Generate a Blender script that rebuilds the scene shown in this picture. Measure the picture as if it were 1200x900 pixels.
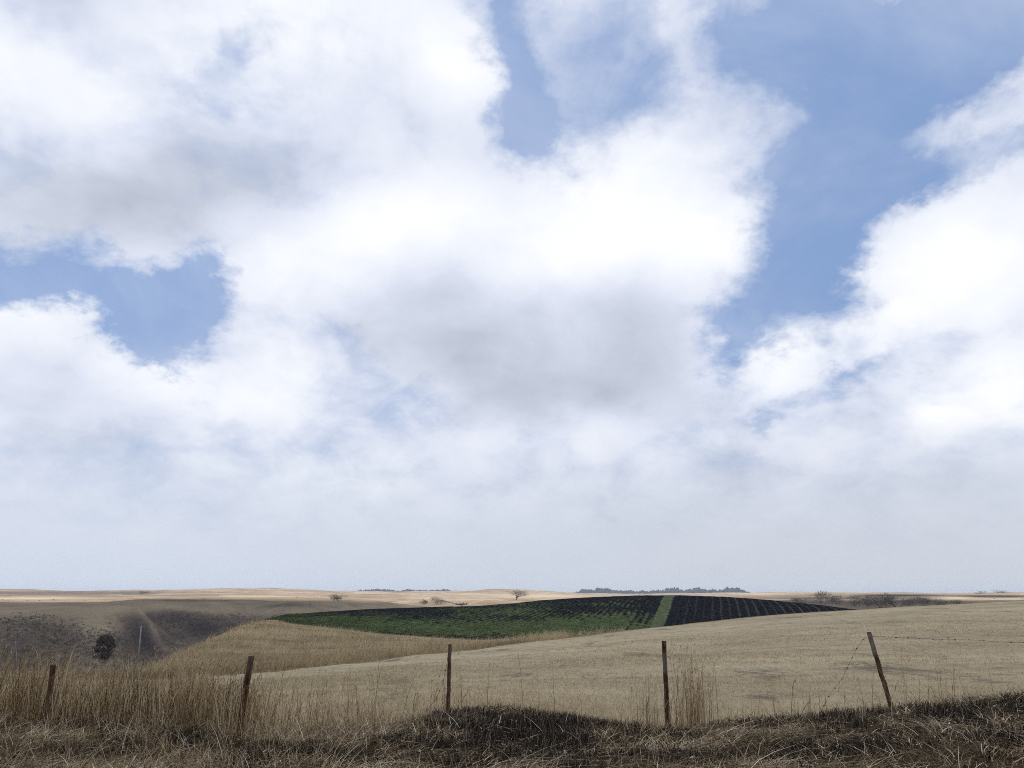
import bpy, bmesh, math, random
import numpy as np
from mathutils import Vector, Matrix

# ------------------------------------------------------------------ scene, camera
S = bpy.context.scene
for o in list(bpy.data.objects):
    bpy.data.objects.remove(o)
col = S.collection
rng = np.random.default_rng(7)
random.seed(7)
EYE = 1.65
PITCH = math.radians(15.3)
F = 903.0                                     # focal length in pixels of a 1200 x 900 frame
cam_d = bpy.data.cameras.new("camera")
cam_d.sensor_width = 36.0
cam_d.lens = 36.0 * F / 1200.0
cam_d.clip_start = 0.05
cam_d.clip_end = 40000.0
cam = bpy.data.objects.new("camera", cam_d)
col.objects.link(cam)
cam.location = (0, 0, EYE)
cam.rotation_euler = (math.pi / 2 + PITCH, 0, 0)
S.camera = cam
S.view_settings.view_transform = 'Standard'
S.view_settings.look = 'None'
S.view_settings.exposure = 0.0
S.view_settings.gamma = 1.0
S.render.engine = 'CYCLES'
S.cycles.max_bounces = 5
S.cycles.diffuse_bounces = 3
S.cycles.transparent_max_bounces = 8
S.cycles.volume_bounces = 0
S.cycles.pixel_filter_type = 'BLACKMAN_HARRIS'
S.cycles.filter_width = 0.95
S.cycles.use_denoising = False


def ray(px, py):
    """World direction through a point of the 1200 x 900 photograph."""
    x, y = (px - 600.0) / F, (450.0 - py) / F
    c, s = math.cos(PITCH), math.sin(PITCH)
    return Vector((x, c - y * s, s + y * c))


def place(px, py, r):
    """World point seen at (px, py), r metres away measured along the ground."""
    d = ray(px, py)
    k = r / math.hypot(d.x, d.y)
    return Vector((d.x * k, d.y * k, EYE + d.z * k))


# ------------------------------------------------------------------ sun and sky
SUN_EL, SUN_AZ = math.radians(56), math.radians(-38)      # azimuth from +Y towards +X
sd = Vector((math.sin(SUN_AZ) * math.cos(SUN_EL), math.cos(SUN_AZ) * math.cos(SUN_EL), math.sin(SUN_EL)))
sun_d = bpy.data.lights.new("sun", 'SUN')
sun_d.energy = 3.6
sun_d.angle = math.radians(0.5)
sun_d.color = (1.0, 0.955, 0.88)
sun = bpy.data.objects.new("sun", sun_d)
col.objects.link(sun)
sun.rotation_euler = (-sd).to_track_quat('-Z', 'Y').to_euler()
sun.location = sd * 200

SKY_STRENGTH = 0.1
W = bpy.data.worlds.new("World")
S.world = W
W.use_nodes = True
wt = W.node_tree
wt.nodes.clear()


class G:
    """Small helper that writes node graphs."""

    def __init__(self, tree):
        self.t = tree

    def n(self, kind, **props):
        nd = self.t.nodes.new(kind)
        for k, v in props.items():
            setattr(nd, k, v)
        return nd

    def put(self, sock, v):
        if isinstance(v, bpy.types.NodeSocket):
            self.t.links.new(v, sock)
        elif v is not None:
            sock.default_value = v

    def math(self, op, a, b=None, c=None, clamp=False):
        nd = self.n('ShaderNodeMath', operation=op, use_clamp=clamp)
        self.put(nd.inputs[0], a)
        self.put(nd.inputs[1], b)
        self.put(nd.inputs[2], c)
        return nd.outputs[0]

    def vec(self, op, a, b=None, scale=None):
        nd = self.n('ShaderNodeVectorMath', operation=op)
        self.put(nd.inputs[0], a)
        if b is not None:
            self.put(nd.inputs[1], b)
        if scale is not None:
            self.put(nd.inputs['Scale'], scale)
        return nd.outputs['Value'] if op in ('LENGTH', 'DOT_PRODUCT', 'DISTANCE') else nd.outputs[0]

    def noise(self, v, scale, detail=4.0, rough=0.5, dist=0.0, color=False, dims='3D', lac=2.0):
        nd = self.n('ShaderNodeTexNoise', noise_dimensions=dims)
        self.put(nd.inputs['Vector'], v)
        nd.inputs['Scale'].default_value = scale
        nd.inputs['Detail'].default_value = detail
        nd.inputs['Roughness'].default_value = rough
        nd.inputs['Lacunarity'].default_value = lac
        nd.inputs['Distortion'].default_value = dist
        return nd.outputs['Color' if color else 'Fac']

    def rng(self, v, a, b, c=0.0, d=1.0, smooth=True):
        nd = self.n('ShaderNodeMapRange', interpolation_type='SMOOTHSTEP' if smooth else 'LINEAR')
        self.put(nd.inputs['Value'], v)
        for nm, x in (('From Min', a), ('From Max', b), ('To Min', c), ('To Max', d)):
            self.put(nd.inputs[nm], x)
        return nd.outputs[0]

    def mix(self, f, a, b, blend='MIX', clamp=True):
        nd = self.n('ShaderNodeMix', data_type='RGBA', blend_type=blend, clamp_factor=clamp)
        self.put(nd.inputs[0], f)
        self.put(nd.inputs[6], a if isinstance(a, bpy.types.NodeSocket) else (*a, 1.0))
        self.put(nd.inputs[7], b if isinstance(b, bpy.types.NodeSocket) else (*b, 1.0))
        return nd.outputs[2]

    def map(self, v, loc=(0, 0, 0), rot=(0, 0, 0), scale=(1, 1, 1), kind='POINT'):
        nd = self.n('ShaderNodeMapping', vector_type=kind)
        self.put(nd.inputs['Vector'], v)
        nd.inputs['Location'].default_value = loc
        nd.inputs['Rotation'].default_value = rot
        nd.inputs['Scale'].default_value = scale
        return nd.outputs[0]


def lin(r, g, b):
    """sRGB 0-255 to linear."""
    f = lambda c: c / 12.92 if c <= 0.04045 else ((c + 0.055) / 1.055) ** 2.4
    return tuple(f(x / 255.0) for x in (r, g, b))


g = G(wt)
tc = g.n('ShaderNodeTexCoord')
D = g.vec('NORMALIZE', tc.outputs['Generated'])
sep = g.n('ShaderNodeSeparateXYZ')
wt.links.new(D, sep.inputs[0])
DZ = sep.outputs[2]
# coordinates on the cloud deck: features flatten a little towards the horizon
deck_k = g.math('DIVIDE', 1.25, g.math('ADD', g.math('MAXIMUM', DZ, 0.0), 0.75))
deck = g.vec('MULTIPLY', g.vec('SCALE', D, scale=deck_k), (1.0, 1.0, 1.25))
w1 = g.vec('SUBTRACT', g.noise(deck, 3.0, 3, 0.5, color=True), (0.5, 0.5, 0.5))
w2 = g.vec('SUBTRACT', g.noise(deck, 10.0, 7, 0.6, color=True), (0.5, 0.5, 0.5))
w3 = g.vec('SUBTRACT', g.noise(deck, 30.0, 6, 0.65, color=True), (0.5, 0.5, 0.5))
warp = g.vec('ADD', g.vec('ADD', g.vec('SCALE', w1, scale=0.10), g.vec('SCALE', w3, scale=0.05)), g.vec('SCALE', w2, scale=0.115))
DW = g.vec('ADD', D, warp)
DS = g.vec('ADD', D, g.vec('ADD', g.vec('SCALE', w1, scale=0.10), g.vec('SCALE', w2, scale=0.04)))


def billows(v, scale, detail=2.0, rough=0.5):
    """Cauliflower heads: an inverted cellular pattern with finer heads on the larger ones."""
    nd = g.n('ShaderNodeTexVoronoi', feature='F1', normalize=True)
    g.put(nd.inputs['Vector'], v)
    nd.inputs['Scale'].default_value = scale
    nd.inputs['Detail'].default_value = detail
    nd.inputs['Roughness'].default_value = rough
    return g.math('SUBTRACT', 0.35, nd.outputs['Distance'])


def blob(v, px, py, rx, ry, rot, w):
    """Soft ellipse on the sky sphere round the direction of a point of the photograph."""
    d = ray(px, py).normalized()
    e1 = d.cross(Vector((0, 0, 1))).normalized()
    up = e1.cross(d).normalized()
    a = math.radians(rot)
    ex = e1 * math.cos(a) + up * math.sin(a)
    ez = -e1 * math.sin(a) + up * math.cos(a)
    m = Matrix((ex, d, ez)).transposed()
    if m.determinant() < 0:
        m = Matrix((ex, -d, ez)).transposed()
    k = 1.0 / math.sqrt(F * F + (px - 600) ** 2 + (py - 450) ** 2)
    lv = g.map(v, tuple(d), tuple(m.to_euler()), (rx * k, 0.9, ry * k), 'TEXTURE')
    return g.rng(g.vec('LENGTH', lv), 1.0, 0.0, 0.0, w)


def blobs(v, start, table):
    s = start
    for i, row in enumerate(table):
        if i % 6 == 5:                          # a negligible tie to the running sum keeps the node evaluation in order
            nd = g.n('ShaderNodeVectorMath', operation='MULTIPLY_ADD')
            g.put(nd.inputs[0], s)
            nd.inputs[1].default_value = (1e-7, 1e-7, 1e-7)
            g.put(nd.inputs[2], v)
            v = nd.outputs[0]
        s = g.math('ADD', s, blob(v, *row))
    return s


#            px   py   rx   ry  rot  weight        (negative: blue shows between the clouds)
COVER = [
    (300, 545, 300, 50, 0, -0.20), (120, 590, 160, 40, 0, -0.12), (430, 500, 60, 25, 0, -0.15),
    (70, 318, 190, 66, 0, -0.9), (195, 345, 110, 100, 20, -0.95), (175, 392, 95, 60, 25, -0.7), (235, 300, 75, 50, 0, -0.5),
    (615, 130, 60, 95, 10, -0.75), (600, 20, 110, 75, -20, -0.5), (690, 80, 160, 140, 0, -0.62), (645, 175, 60, 55, 0, -0.45),
    (740, 130, 120, 70, 20, -0.4),
    (930, 60, 210, 150, 0, -0.95), (985, 190, 160, 220, -8, -1.0), (925, 310, 130, 135, 20, -0.9), (860, 385, 75, 80, 25, -0.75),
    (1110, 50, 220, 95, 10, -0.85), (1100, 195, 190, 60, 8, -0.65), (1180, 20, 150, 120, 0, -0.4),
    (280, 60, 70, 40, 40, -0.42), (255, 108, 90, 34, 10, -0.34),
    (475, 478, 130, 42, -15, -0.36), (400, 410, 80, 45, -30, -0.30), (985, 445, 100, 34, 10, -0.45), (905, 492, 55, 24, 0, -0.42),
    (1165, 125, 170, 66, 30, 0.42), (1150, 290, 190, 110, 10, 0.55), (805, 45, 48, 140, 5, 0.55), (655, 25, 75, 80, 0, 0.45),
    (60, 420, 190, 110, -15, 0.5), (330, 300, 120, 90, 20, 0.55), (890, 135, 130, 65, -20, 0.72), (715, 85, 100, 70, 10, 0.17), (1035, 285, 90, 60, 20, 0.55), (820, 220, 140, 140, 0, 0.5), (550, 120, 75, 120, 10, 0.4),
    (720, 170, 90, 60, 0, 0.22), (560, 330, 300, 150, 0, 0.4), (620, 440, 280, 120, 0, 0.35),
]
LIGHT = [
    (480, 415, 170, 70, -8, -0.16), (790, 400, 130, 60, 0, -0.1),
    (20, 110, 170, 150, 0, 0.408), (175, 115, 110, 100, 0, 0.306), (310, 40, 170, 130, 0, 0.408), (440, 50, 130, 120, 0, 0.17),
    (552, 85, 80, 75, 0, 0.408), (385, 305, 190, 120, 15, 0.476), (475, 240, 130, 90, 0, 0.286), (740, 240, 210, 130, -10, 0.442),
    (600, 285, 150, 70, -10, 0.286), (1140, 310, 210, 125, 10, 0.51), (190, 440, 130, 60, -10, 0.34), (325, 440, 110, 80, 0, 0.306),
    (890, 420, 110, 80, 0, 0.34), (1175, 470, 150, 110, 0, 0.442), (1090, 495, 60, 55, 0, 0.34), (50, 365, 140, 65, -20, 0.306),
    (1000, 390, 150, 70, 0, 0.238), (750, 490, 150, 36, 0, 0.17), (440, 555, 80, 50, 0, 0.204), (640, 525, 200, 50, 0, 0.19), (390, 540, 60, 30, 0, 0.136),
    (150, 220, 310, 130, 0, -0.58), (60, 245, 200, 90, 0, -0.124), (620, 430, 410, 150, -4, -0.33), (650, 455, 220, 80, 0, -0.217), (520, 385, 180, 80, -10, -0.062),
    (60, 475, 190, 80, -10, -0.217), (95, 30, 140, 75, -20, -0.248), (440, 130, 130, 100, 0, -0.124), (740, 360, 220, 80, 0, -0.174),
    (300, 190, 160, 70, 0, -0.093), (750, 610, 600, 110, 0, -0.155), (1050, 600, 420, 120, 0, -0.136),
]
base_noise = g.noise(deck, 1.4, 5, 0.55)
inside = blob(D, 600, 420, 1150, 900, 0, 1.0)
inside = g.math('MULTIPLY', inside, 2.2, clamp=True)
outer = g.math('MULTIPLY', g.math('SUBTRACT', base_noise, 0.50), g.math('SUBTRACT', 1.0, inside))
fine = g.math('SUBTRACT', g.noise(deck, 9.0, 13, 0.62), 0.5)
wisp = g.math('SUBTRACT', g.noise(g.vec('ADD', deck, g.vec('SCALE', w1, scale=0.4)), 4.5, 13, 0.66, dist=0.5), 0.5)
heads = billows(g.vec('ADD', deck, g.vec('SCALE', w2, scale=0.13)), 10.0)
cov = blobs(DW, g.math('MULTIPLY_ADD', outer, 3.5, 0.58), COVER)
thin = blobs(D, 0.0, [(740, 110, 260, 170, 10, 1.0), (890, 140, 160, 120, -10, 0.9), (1120, 150, 200, 90, 20, 0.9), (1030, 240, 90, 120, 0, 0.6), (870, 300, 90, 140, 0, 0.5), (270, 80, 150, 80, 20, 0.5), (460, 470, 160, 80, 0, 0.6), (250, 560, 330, 80, 0, 0.7), (800, 560, 500, 70, 0, 0.5)])
thin = g.math('MINIMUM', thin, 1.0)
cov = g.math('MULTIPLY_ADD', fine, 0.75, g.math('MULTIPLY_ADD', g.math('MULTIPLY', wisp, g.math('MULTIPLY_ADD', thin, 1.1, 0.9)), 1.0, g.math('MULTIPLY_ADD', heads, 0.8, cov)))
alpha = g.rng(cov, g.math('MULTIPLY_ADD', thin, -0.30, -0.27), g.math('MULTIPLY_ADD', thin, 0.45, 0.70))
veil = g.rng(g.noise(deck, 2.4, 10, 0.6, dist=0.6), 0.36, 0.78, 0.02, 0.40)
alpha = g.math('MAXIMUM', alpha, veil)
lit = blobs(DS, g.math('MULTIPLY_ADD', outer, 1.2, 0.47), LIGHT)
puff = g.math('SUBTRACT', g.noise(deck, 4.5, 8, 0.55, dist=0.3), 0.5)
lit = g.math('MULTIPLY_ADD', heads, 0.45, g.math('MULTIPLY_ADD', puff, 0.85, lit))
lit = g.math('MULTIPLY_ADD', fine, 0.30, lit)
# thin cloud lets the blue through, dense cloud is shaded from below
ramp = g.n('ShaderNodeValToRGB')
el = ramp.color_ramp.elements
el[0].position, el[0].color = 0.0, (*lin(185, 192, 207), 1)
el[1].position, el[1].color = 1.0, (1.03, 1.04, 1.06, 1)
for p, c in ((0.25, (204, 211, 226)), (0.50, (225, 231, 246)), (0.73, (242, 246, 255))):
    e = el.new(p)
    e.color = (*lin(*c), 1)
lit = g.math('MULTIPLY_ADD', lit, 0.80, 0.17)
wt.links.new(lit, ramp.inputs[0])
sky = g.n('ShaderNodeTexSky', sky_type='NISHITA')
sky.sun_disc = False
sky.sun_elevation = SUN_EL
sky.sun_rotation = SUN_AZ
sky.altitude = 200
sky.air_density = 1.0
sky.dust_density = 2.0
sky.ozone_density = 1.0
k = 1.0 / SKY_STRENGTH
blue = g.mix(0.8, sky.outputs[0], tuple(c * k for c in lin(134, 165, 214)))
cloud = g.vec('SCALE', ramp.outputs[0], scale=k)
air = g.mix(alpha, blue, cloud)
# hazy air towards the horizon
hz = g.rng(DZ, 0.01, 0.235, 0.94, 0.0)
side = g.rng(sep.outputs[0], -0.6, 0.4)
hazecol = g.mix(side, tuple(c * k for c in lin(212, 221, 236)), tuple(c * k for c in lin(206, 212, 223)))
air = g.mix(hz, air, hazecol)
bg = g.n('ShaderNodeBackground')
wt.links.new(air, bg.inputs[0])
bg.inputs[1].default_value = SKY_STRENGTH
out = g.n('ShaderNodeOutputWorld')
wt.links.new(bg.outputs[0], out.inputs[0])
W.cycles.sampling_method = 'MANUAL'
W.cycles.sample_map_resolution = 512


# ------------------------------------------------------------------ helpers for things
def tag(o, label=None, cat=None, group=None, kind=None):
    if label:
        o["label"] = label
    if cat:
        o["category"] = cat
    if group:
        o["group"] = group
    if kind:
        o["kind"] = kind
    return o


def empty(name, loc):
    o = bpy.data.objects.new(name, None)
    o.empty_display_size = 0.2
    o.location = loc
    col.objects.link(o)
    return o


def mesh_np(name, verts, quads=None, tris=None, mat=None, parent=None, smooth=False, attrs=None):
    """One mesh object from numpy arrays."""
    me = bpy.data.meshes.new(name)
    verts = np.asarray(verts, np.float32)
    nq = 0 if quads is None else len(quads)
    nt = 0 if tris is None else len(tris)
    me.vertices.add(len(verts))
    me.vertices.foreach_set("co", verts.ravel())
    idx = []
    if nq:
        idx.append(np.asarray(quads, np.int32).ravel())
    if nt:
        idx.append(np.asarray(tris, np.int32).ravel())
    idx = np.concatenate(idx)
    me.loops.add(len(idx))
    me.loops.foreach_set("vertex_index", idx)
    me.polygons.add(nq + nt)
    start = np.concatenate([np.arange(nq) * 4, nq * 4 + np.arange(nt) * 3]).astype(np.int32)
    me.polygons.foreach_set("loop_start", start)
    if smooth:
        me.polygons.foreach_set("use_smooth", np.ones(nq + nt, bool))
    for k, v in (attrs or {}).items():
        a = me.attributes.new(k, 'FLOAT', 'POINT')
        a.data.foreach_set("value", np.asarray(v, np.float32))
    me.update(calc_edges=True)
    me.validate()
    if mat:
        me.materials.append(mat)
    o = bpy.data.objects.new(name, me)
    o.parent = parent
    col.objects.link(o)
    return o


def hash2(ix, iy, seed):
    h = (ix.astype(np.int64) * 374761393 + iy.astype(np.int64) * 668265263 + seed * 974711) & 0x7FFFFFFF
    h = ((h ^ (h >> 13)) * 1274126177) & 0x7FFFFFFF
    h = h ^ (h >> 16)
    return (h & 0xFFFFF) / float(0xFFFFF)


def vnoise(x, y, seed=0):
    ix, iy = np.floor(x), np.floor(y)
    fx, fy = x - ix, y - iy
    fx = fx * fx * fx * (fx * (fx * 6 - 15) + 10)
    fy = fy * fy * fy * (fy * (fy * 6 - 15) + 10)
    a, b = hash2(ix, iy, seed), hash2(ix + 1, iy, seed)
    c, d = hash2(ix, iy + 1, seed), hash2(ix + 1, iy + 1, seed)
    return (a + (b - a) * fx) * (1 - fy) + (c + (d - c) * fx) * fy - 0.5


def fbm(x, y, wave, octaves=4, seed=0, gain=0.5):
    s, a, f = 0.0, 1.0, 1.0 / wave
    for i in range(octaves):
        s = s + a * vnoise(x * f + 17.3 * i, y * f - 9.1 * i, seed + i)
        a *= gain
        f *= 2.07
    return s


def project(x, y, z):
    """World points to pixels of the 1200 x 900 photograph (used to decide what grows where)."""
    c, s = math.cos(PITCH), math.sin(PITCH)
    zz = z - EYE
    dep = np.maximum(y * c + zz * s, 0.05)
    return 600 + F * x / dep, 450 - F * (zz * c - y * s) / dep


def sstep(x, a, b):
    t = np.clip((x - a) / (b - a), 0, 1)
    return t * t * (3 - 2 * t)


# ------------------------------------------------------------------ the lie of the land
# Each curve crosses the view from left to right: (photo x, photo y, metres away), or with
# z= a height where the ground is out of sight.
def V(px, py, r):
    p = place(px, py, r)
    return (math.degrees(math.atan2(p.x, p.y)), r, p.z)


def Z(px, r, z):
    p = place(px, 720, r)
    return (math.degrees(math.atan2(p.x, p.y)), r, z)


K3 = [V(-60, 849, 12.6), V(0, 849, 12.6), V(150, 852, 12.4), V(280, 864, 11.3), V(340, 862, 11.5), V(420, 858, 11.8), V(470, 851, 12.0), V(510, 839, 12.4),
      V(560, 836.5, 12.5), V(600, 837, 12.5), V(660, 845, 12.3), V(710, 853, 12.1), V(780, 858, 12.0), V(900, 850, 12.2), V(980, 842, 12.4),
      V(1044, 836, 12.6), V(1090, 830, 12.8), V(1150, 822, 13.2), V(1200, 821, 13.4), V(1290, 822, 13.6)]
K4 = [(a, r + 3.4, z - 0.62) for a, r, z in K3]
K5 = [Z(0, 22, -1.3), Z(300, 25, -1.3), Z(600, 30, -1.25), Z(900, 35, -1.05), Z(1200, 40, -0.85)]
K6 = [V(0, 801, 32), V(190, 797, 33), V(300, 789.5, 36), V(430, 775.5, 45), V(560, 761.5, 58), V(690, 745.5, 74), V(800, 732.5, 88),
      V(900, 721.5, 100), V(1010, 714.5, 112), V(1100, 709, 122), V(1200, 704.5, 132), V(1300, 702, 140)]
K7 = [Z(0, 60, -6), Z(100, 55, -4.6), V(190, 785, 52), V(250, 770, 70), V(320, 756, 95), V(430, 757, 95), V(560, 755, 100), V(640, 752, 110), V(690, 750, 115),
      V(765, 745, 140), V(900, 733, 160), V(1010, 725, 170), V(1200, 716, 180)]
K8 = [Z(0, 105, -14), Z(100, 90, -9), V(190, 777, 75), V(215, 766, 92), V(250, 747, 118), V(285, 732, 140), V(310, 727, 160), V(322, 726, 170), V(340, 731, 168),
      V(430, 741, 155), V(500, 747, 160), V(560, 750, 165), V(640, 748, 180), V(690, 748, 190), V(765, 742, 220), V(830, 738, 228), V(900, 730, 240),
      V(1010, 719, 262), V(1100, 716, 262), V(1200, 713, 260)]
K9 = [Z(0, 170, -25), Z(100, 150, -20), Z(190, 140, -15), V(250, 753, 170), V(290, 737, 185), V(315, 727, 195), V(326, 721, 202), V(400, 716, 240),
      V(450, 713, 265), V(500, 711.6, 285), V(560, 710, 305), V(600, 707, 318), V(640, 703, 328), V(700, 699.3, 336), V(750, 697.7, 334),
      V(790, 697.4, 332), V(850, 699.3, 325), V(900, 703, 318), V(950, 708, 310), V(1010, 715, 298), V(1060, 720, 290), V(1200, 723, 280)]
K9b = [(a, r * 1.1, z - 2.6) for a, r, z in K9]
K10 = [Z(0, 330, -31), Z(190, 320, -30), Z(320, 340, -27), Z(500, 430, -25), Z(700, 460, -20), Z(900, 420, -15), Z(1200, 390, -10)]
K11 = [V(0, 714, 480), V(60, 713, 480), V(125, 712, 490), V(150, 706.5, 520), V(200, 704, 560), V(300, 705, 570), V(360, 703.5, 580), V(400, 704, 590),
       V(430, 709, 600), V(480, 712, 620), V(560, 711, 640), V(700, 706, 640), V(900, 706, 600), V(950, 707, 590), V(1010, 712, 560), V(1080, 711, 560), V(1200, 709, 600)]
K12 = [V(0, 703.5, 900), V(200, 702, 950), V(300, 700.5, 1000), V(390, 699.5, 950), V(430, 701, 900), V(500, 704, 900), V(600, 703, 1000), V(700, 701.5, 1000),
       V(900, 702.5, 900), V(1010, 704, 850), V(1100, 703.5, 850), V(1200, 702, 900)]
K13 = [V(0, 699, 1600), V(200, 698, 1700), V(300, 696.2, 1800), V(450, 698, 1600), V(600, 697.3, 1700), V(700, 700.5, 1800), V(850, 699.5, 1800),
       V(950, 698.5, 1600), V(1100, 697.6, 1700), V(1200, 697.2, 1700)]
K14 = [V(0, 692.5, 3500), V(100, 693.3, 3500), V(180, 691.8, 3500), V(260, 691.3, 3500), V(350, 692.4, 3500), V(400, 694.2, 3500), V(450, 694.8, 3500),
       V(520, 693.6, 3500), V(580, 692.2, 3500), V(620, 692.4, 3500), V(655, 694.6, 3500), V(680, 697.6, 3500), V(750, 699, 3500), V(850, 698, 3500),
       V(880, 695.8, 3500), V(920, 694.9, 3500), V(980, 695.3, 3500), V(1080, 695.7, 3500), V(1140, 695.2, 3500), V(1200, 695.6, 3500)]
K15 = [V(0, 697, 7000), V(340, 696, 7000), V(400, 694, 7000), V(470, 693.5, 7000), V(540, 694, 7000), V(600, 695.5, 7000), V(670, 695.3, 7000), V(760, 695.6, 7000), V(870, 695.4, 7000), V(920, 697, 7000), V(1200, 697, 7000)]
K16 = [V(0, 700, 11000), V(1200, 700, 11000)]
FLAT = lambda r, z: [(0.0, r, z)]
CURVES = [FLAT(0.5, 0.0), FLAT(5.0, 0.0), FLAT(8.0, 0.03), K3, K4, K5, K6, K7, K8, K9, K9b, K10, K11, K12, K13, K14, K15, K16]
NK = len(CURVES)
AZ = np.concatenate([np.arange(-180, -44, 4.0), np.arange(-40, 40.001, 0.15), np.arange(44, 181, 4.0)])
AF = np.arange(-180, 180.01, 0.25)             # table resolution
RT, ZT = np.zeros((NK, len(AF))), np.zeros((NK, len(AF)))
for i, cv in enumerate(CURVES):
    a, r, z = (np.array(v) for v in zip(*sorted(cv)))
    a = np.concatenate([[-180, -60 if a[0] > -59 else a[0] - 1], a, [60, 180]])
    rm, zm = 0.5 * (r[0] + r[-1]), 0.5 * (z[0] + z[-1])
    r = np.concatenate([[rm, r[0]], r, [r[-1], rm]])
    z = np.concatenate([[zm, z[0]], z, [z[-1], zm]])
    ker = np.array([1, 3, 5, 3, 1.0]) / 13.0
    for T, v in ((RT, r), (ZT, z)):
        t = np.interp(AF, a, v)
        if len(cv) > 1:
            t = np.convolve(np.pad(t, 2, mode='edge'), ker, 'valid')
        T[i] = t


def knots_at(az):
    f = (az + 180.0) / 0.25
    i = np.clip(f.astype(int), 0, len(AF) - 2)
    f = f - i
    return RT[:, i] * (1 - f) + RT[:, i + 1] * f, ZT[:, i] * (1 - f) + ZT[:, i + 1] * f


SPURS = [  # ridges and gullies running down the slopes: photo points, distance range, height, half width (m)
    ([(148, 706), (160, 713), (176, 724), (198, 740), (224, 758)], 320, 560, 4.5, 22),
    ([(160, 722), (172, 738), (184, 754), (196, 770)], 300, 560, -13.0, 30),
    ([(196, 713), (212, 724), (230, 736), (248, 746)], 320, 600, -12.0, 34),
    ([(236, 710), (254, 720), (268, 730)], 330, 600, 5.0, 24),
    ([(296, 708), (288, 718), (284, 727)], 330, 600, -7.0, 24),
    ([(340, 706), (344, 711), (346, 716)], 330, 640, 4.0, 30),
    ([(105, 716), (122, 735), (140, 760)], 300, 560, 4.0, 26),
    ([(60, 716), (74, 735), (86, 760)], 300, 560, -5.0, 26),
    ([(20, 716), (32, 735), (40, 760)], 300, 560, 4.0, 26),
    ([(420, 701), (440, 705), (455, 710)], 560, 1000, 3.0, 40), ([(440, 700), (462, 704), (480, 709)], 560, 1000, -5.0, 40),
    ([(512, 698), (526, 702), (541, 707)], 560, 1100, -6.0, 24), ([(555, 700), (565, 703), (575, 707)], 560, 1100, 2.5, 60),
    ([(490, 699), (505, 703), (515, 707)], 560, 1100, 2.5, 60),
]
SP = []


def ground(x, y, detail=True):
    """Height of the ground and the position among the curves (3 = crest of the bank, 6 = meadow edge ...)."""
    x, y = np.asarray(x, float), np.asarray(y, float)
    r = np.maximum(np.hypot(x, y), 0.5)
    az = np.degrees(np.arctan2(x, y))
    R, H = knots_at(az)
    L = np.log(R)
    lr = np.clip(np.log(r), L[0], L[-1])
    n = len(r)
    h = L[1:] - L[:-1]
    d = (H[1:] - H[:-1]) / h
    m = np.zeros_like(H)
    same = d[1:] * d[:-1] > 0
    w1, w2 = 2 * h[1:] + h[:-1], h[1:] + 2 * h[:-1]
    with np.errstate(divide='ignore', invalid='ignore'):
        hm = (w1 + w2) / (w1 / d[:-1] + w2 / d[1:])
    m[1:-1] = np.where(same, hm, 0.0)
    m[0], m[-1] = d[0], d[-1]
    k = np.clip((lr[None, :] >= L).sum(0) - 1, 0, NK - 2)
    ar = np.arange(n)
    hh = h[k, ar]
    t = (lr - L[k, ar]) / hh
    z = ((1 + 2 * t) * (1 - t) ** 2 * H[k, ar] + t * (1 - t) ** 2 * hh * m[k, ar]
         + t * t * (3 - 2 * t) * H[k + 1, ar] + t * t * (t - 1) * hh * m[k + 1, ar])
    kk = k + t
    if detail:
        z = z + 0.05 * fbm(x, y, 1.1, 3, 1) * sstep(r, 3, 7) * (1 - sstep(kk, 4, 5))
        z = z + 0.10 * fbm(x, y, 5.0, 3, 2) * sstep(kk, 3.2, 4.5) * (1 - sstep(kk, 6.3, 7.0))
        z = z + 0.5 * fbm(x, y, 9.0, 4, 3) * sstep(kk, 6.0, 6.8) * (1 - sstep(kk, 7.8, 8.1))
        far = sstep(r, 330, 480)
        z = z + far * (2.2 * fbm(x, y, 70.0, 4, 4) * (1 - sstep(r, 1200, 2500)) + 13.0 * fbm(x, y, 420.0, 4, 5) * sstep(r, 650, 1500))
        for rr, aa, hgt, wid in SP:
            da = np.radians(az - np.interp(r, rr, aa)) * r
            lo, hi = rr[0], rr[-1]
            fade = sstep(r, lo - 60, lo) * (1 - sstep(r, hi - 0.35 * (hi - lo), hi + 10) if hgt < 0 else 1 - sstep(r, lo + 0.15 * (hi - lo), hi - 0.1 * (hi - lo)))
            z = z + hgt * fade * np.maximum(0, 1 - np.abs(da) / wid) ** (1.0 if hgt > 0 else 1.4)
    return z, kk


for path, r0, r1, hgt, wid in SPURS:           # find where each photo point lies on the smooth land
    q = []
    for px, py in path:
        rr = np.linspace(r0, r1, 160)
        d_ = ray(px, py)
        hd = math.hypot(d_.x, d_.y)
        zz = ground(rr * d_.x / hd, rr * d_.y / hd, False)[0]
        e_ = np.abs(zz - (EYE + d_.z / hd * rr)) / rr
        q.append((float(rr[int(np.argmin(e_))]), math.degrees(math.atan2(d_.x, d_.y))))
    q.sort()
    SP.append((np.array([a[0] for a in q]), np.array([a[1] for a in q]), hgt, wid))


def ground_z(x, y):
    return float(ground(np.array([x]), np.array([y]))[0][0])


ROW_AZ = math.radians(14.2)                    # the direction the crop rows run
rx_, ry_ = math.cos(ROW_AZ), -math.sin(ROW_AZ)
LANE_P = place(786, 699, 325)
LANE_S = LANE_P.x * rx_ + LANE_P.y * ry_
ROW_W = 2.8


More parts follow.
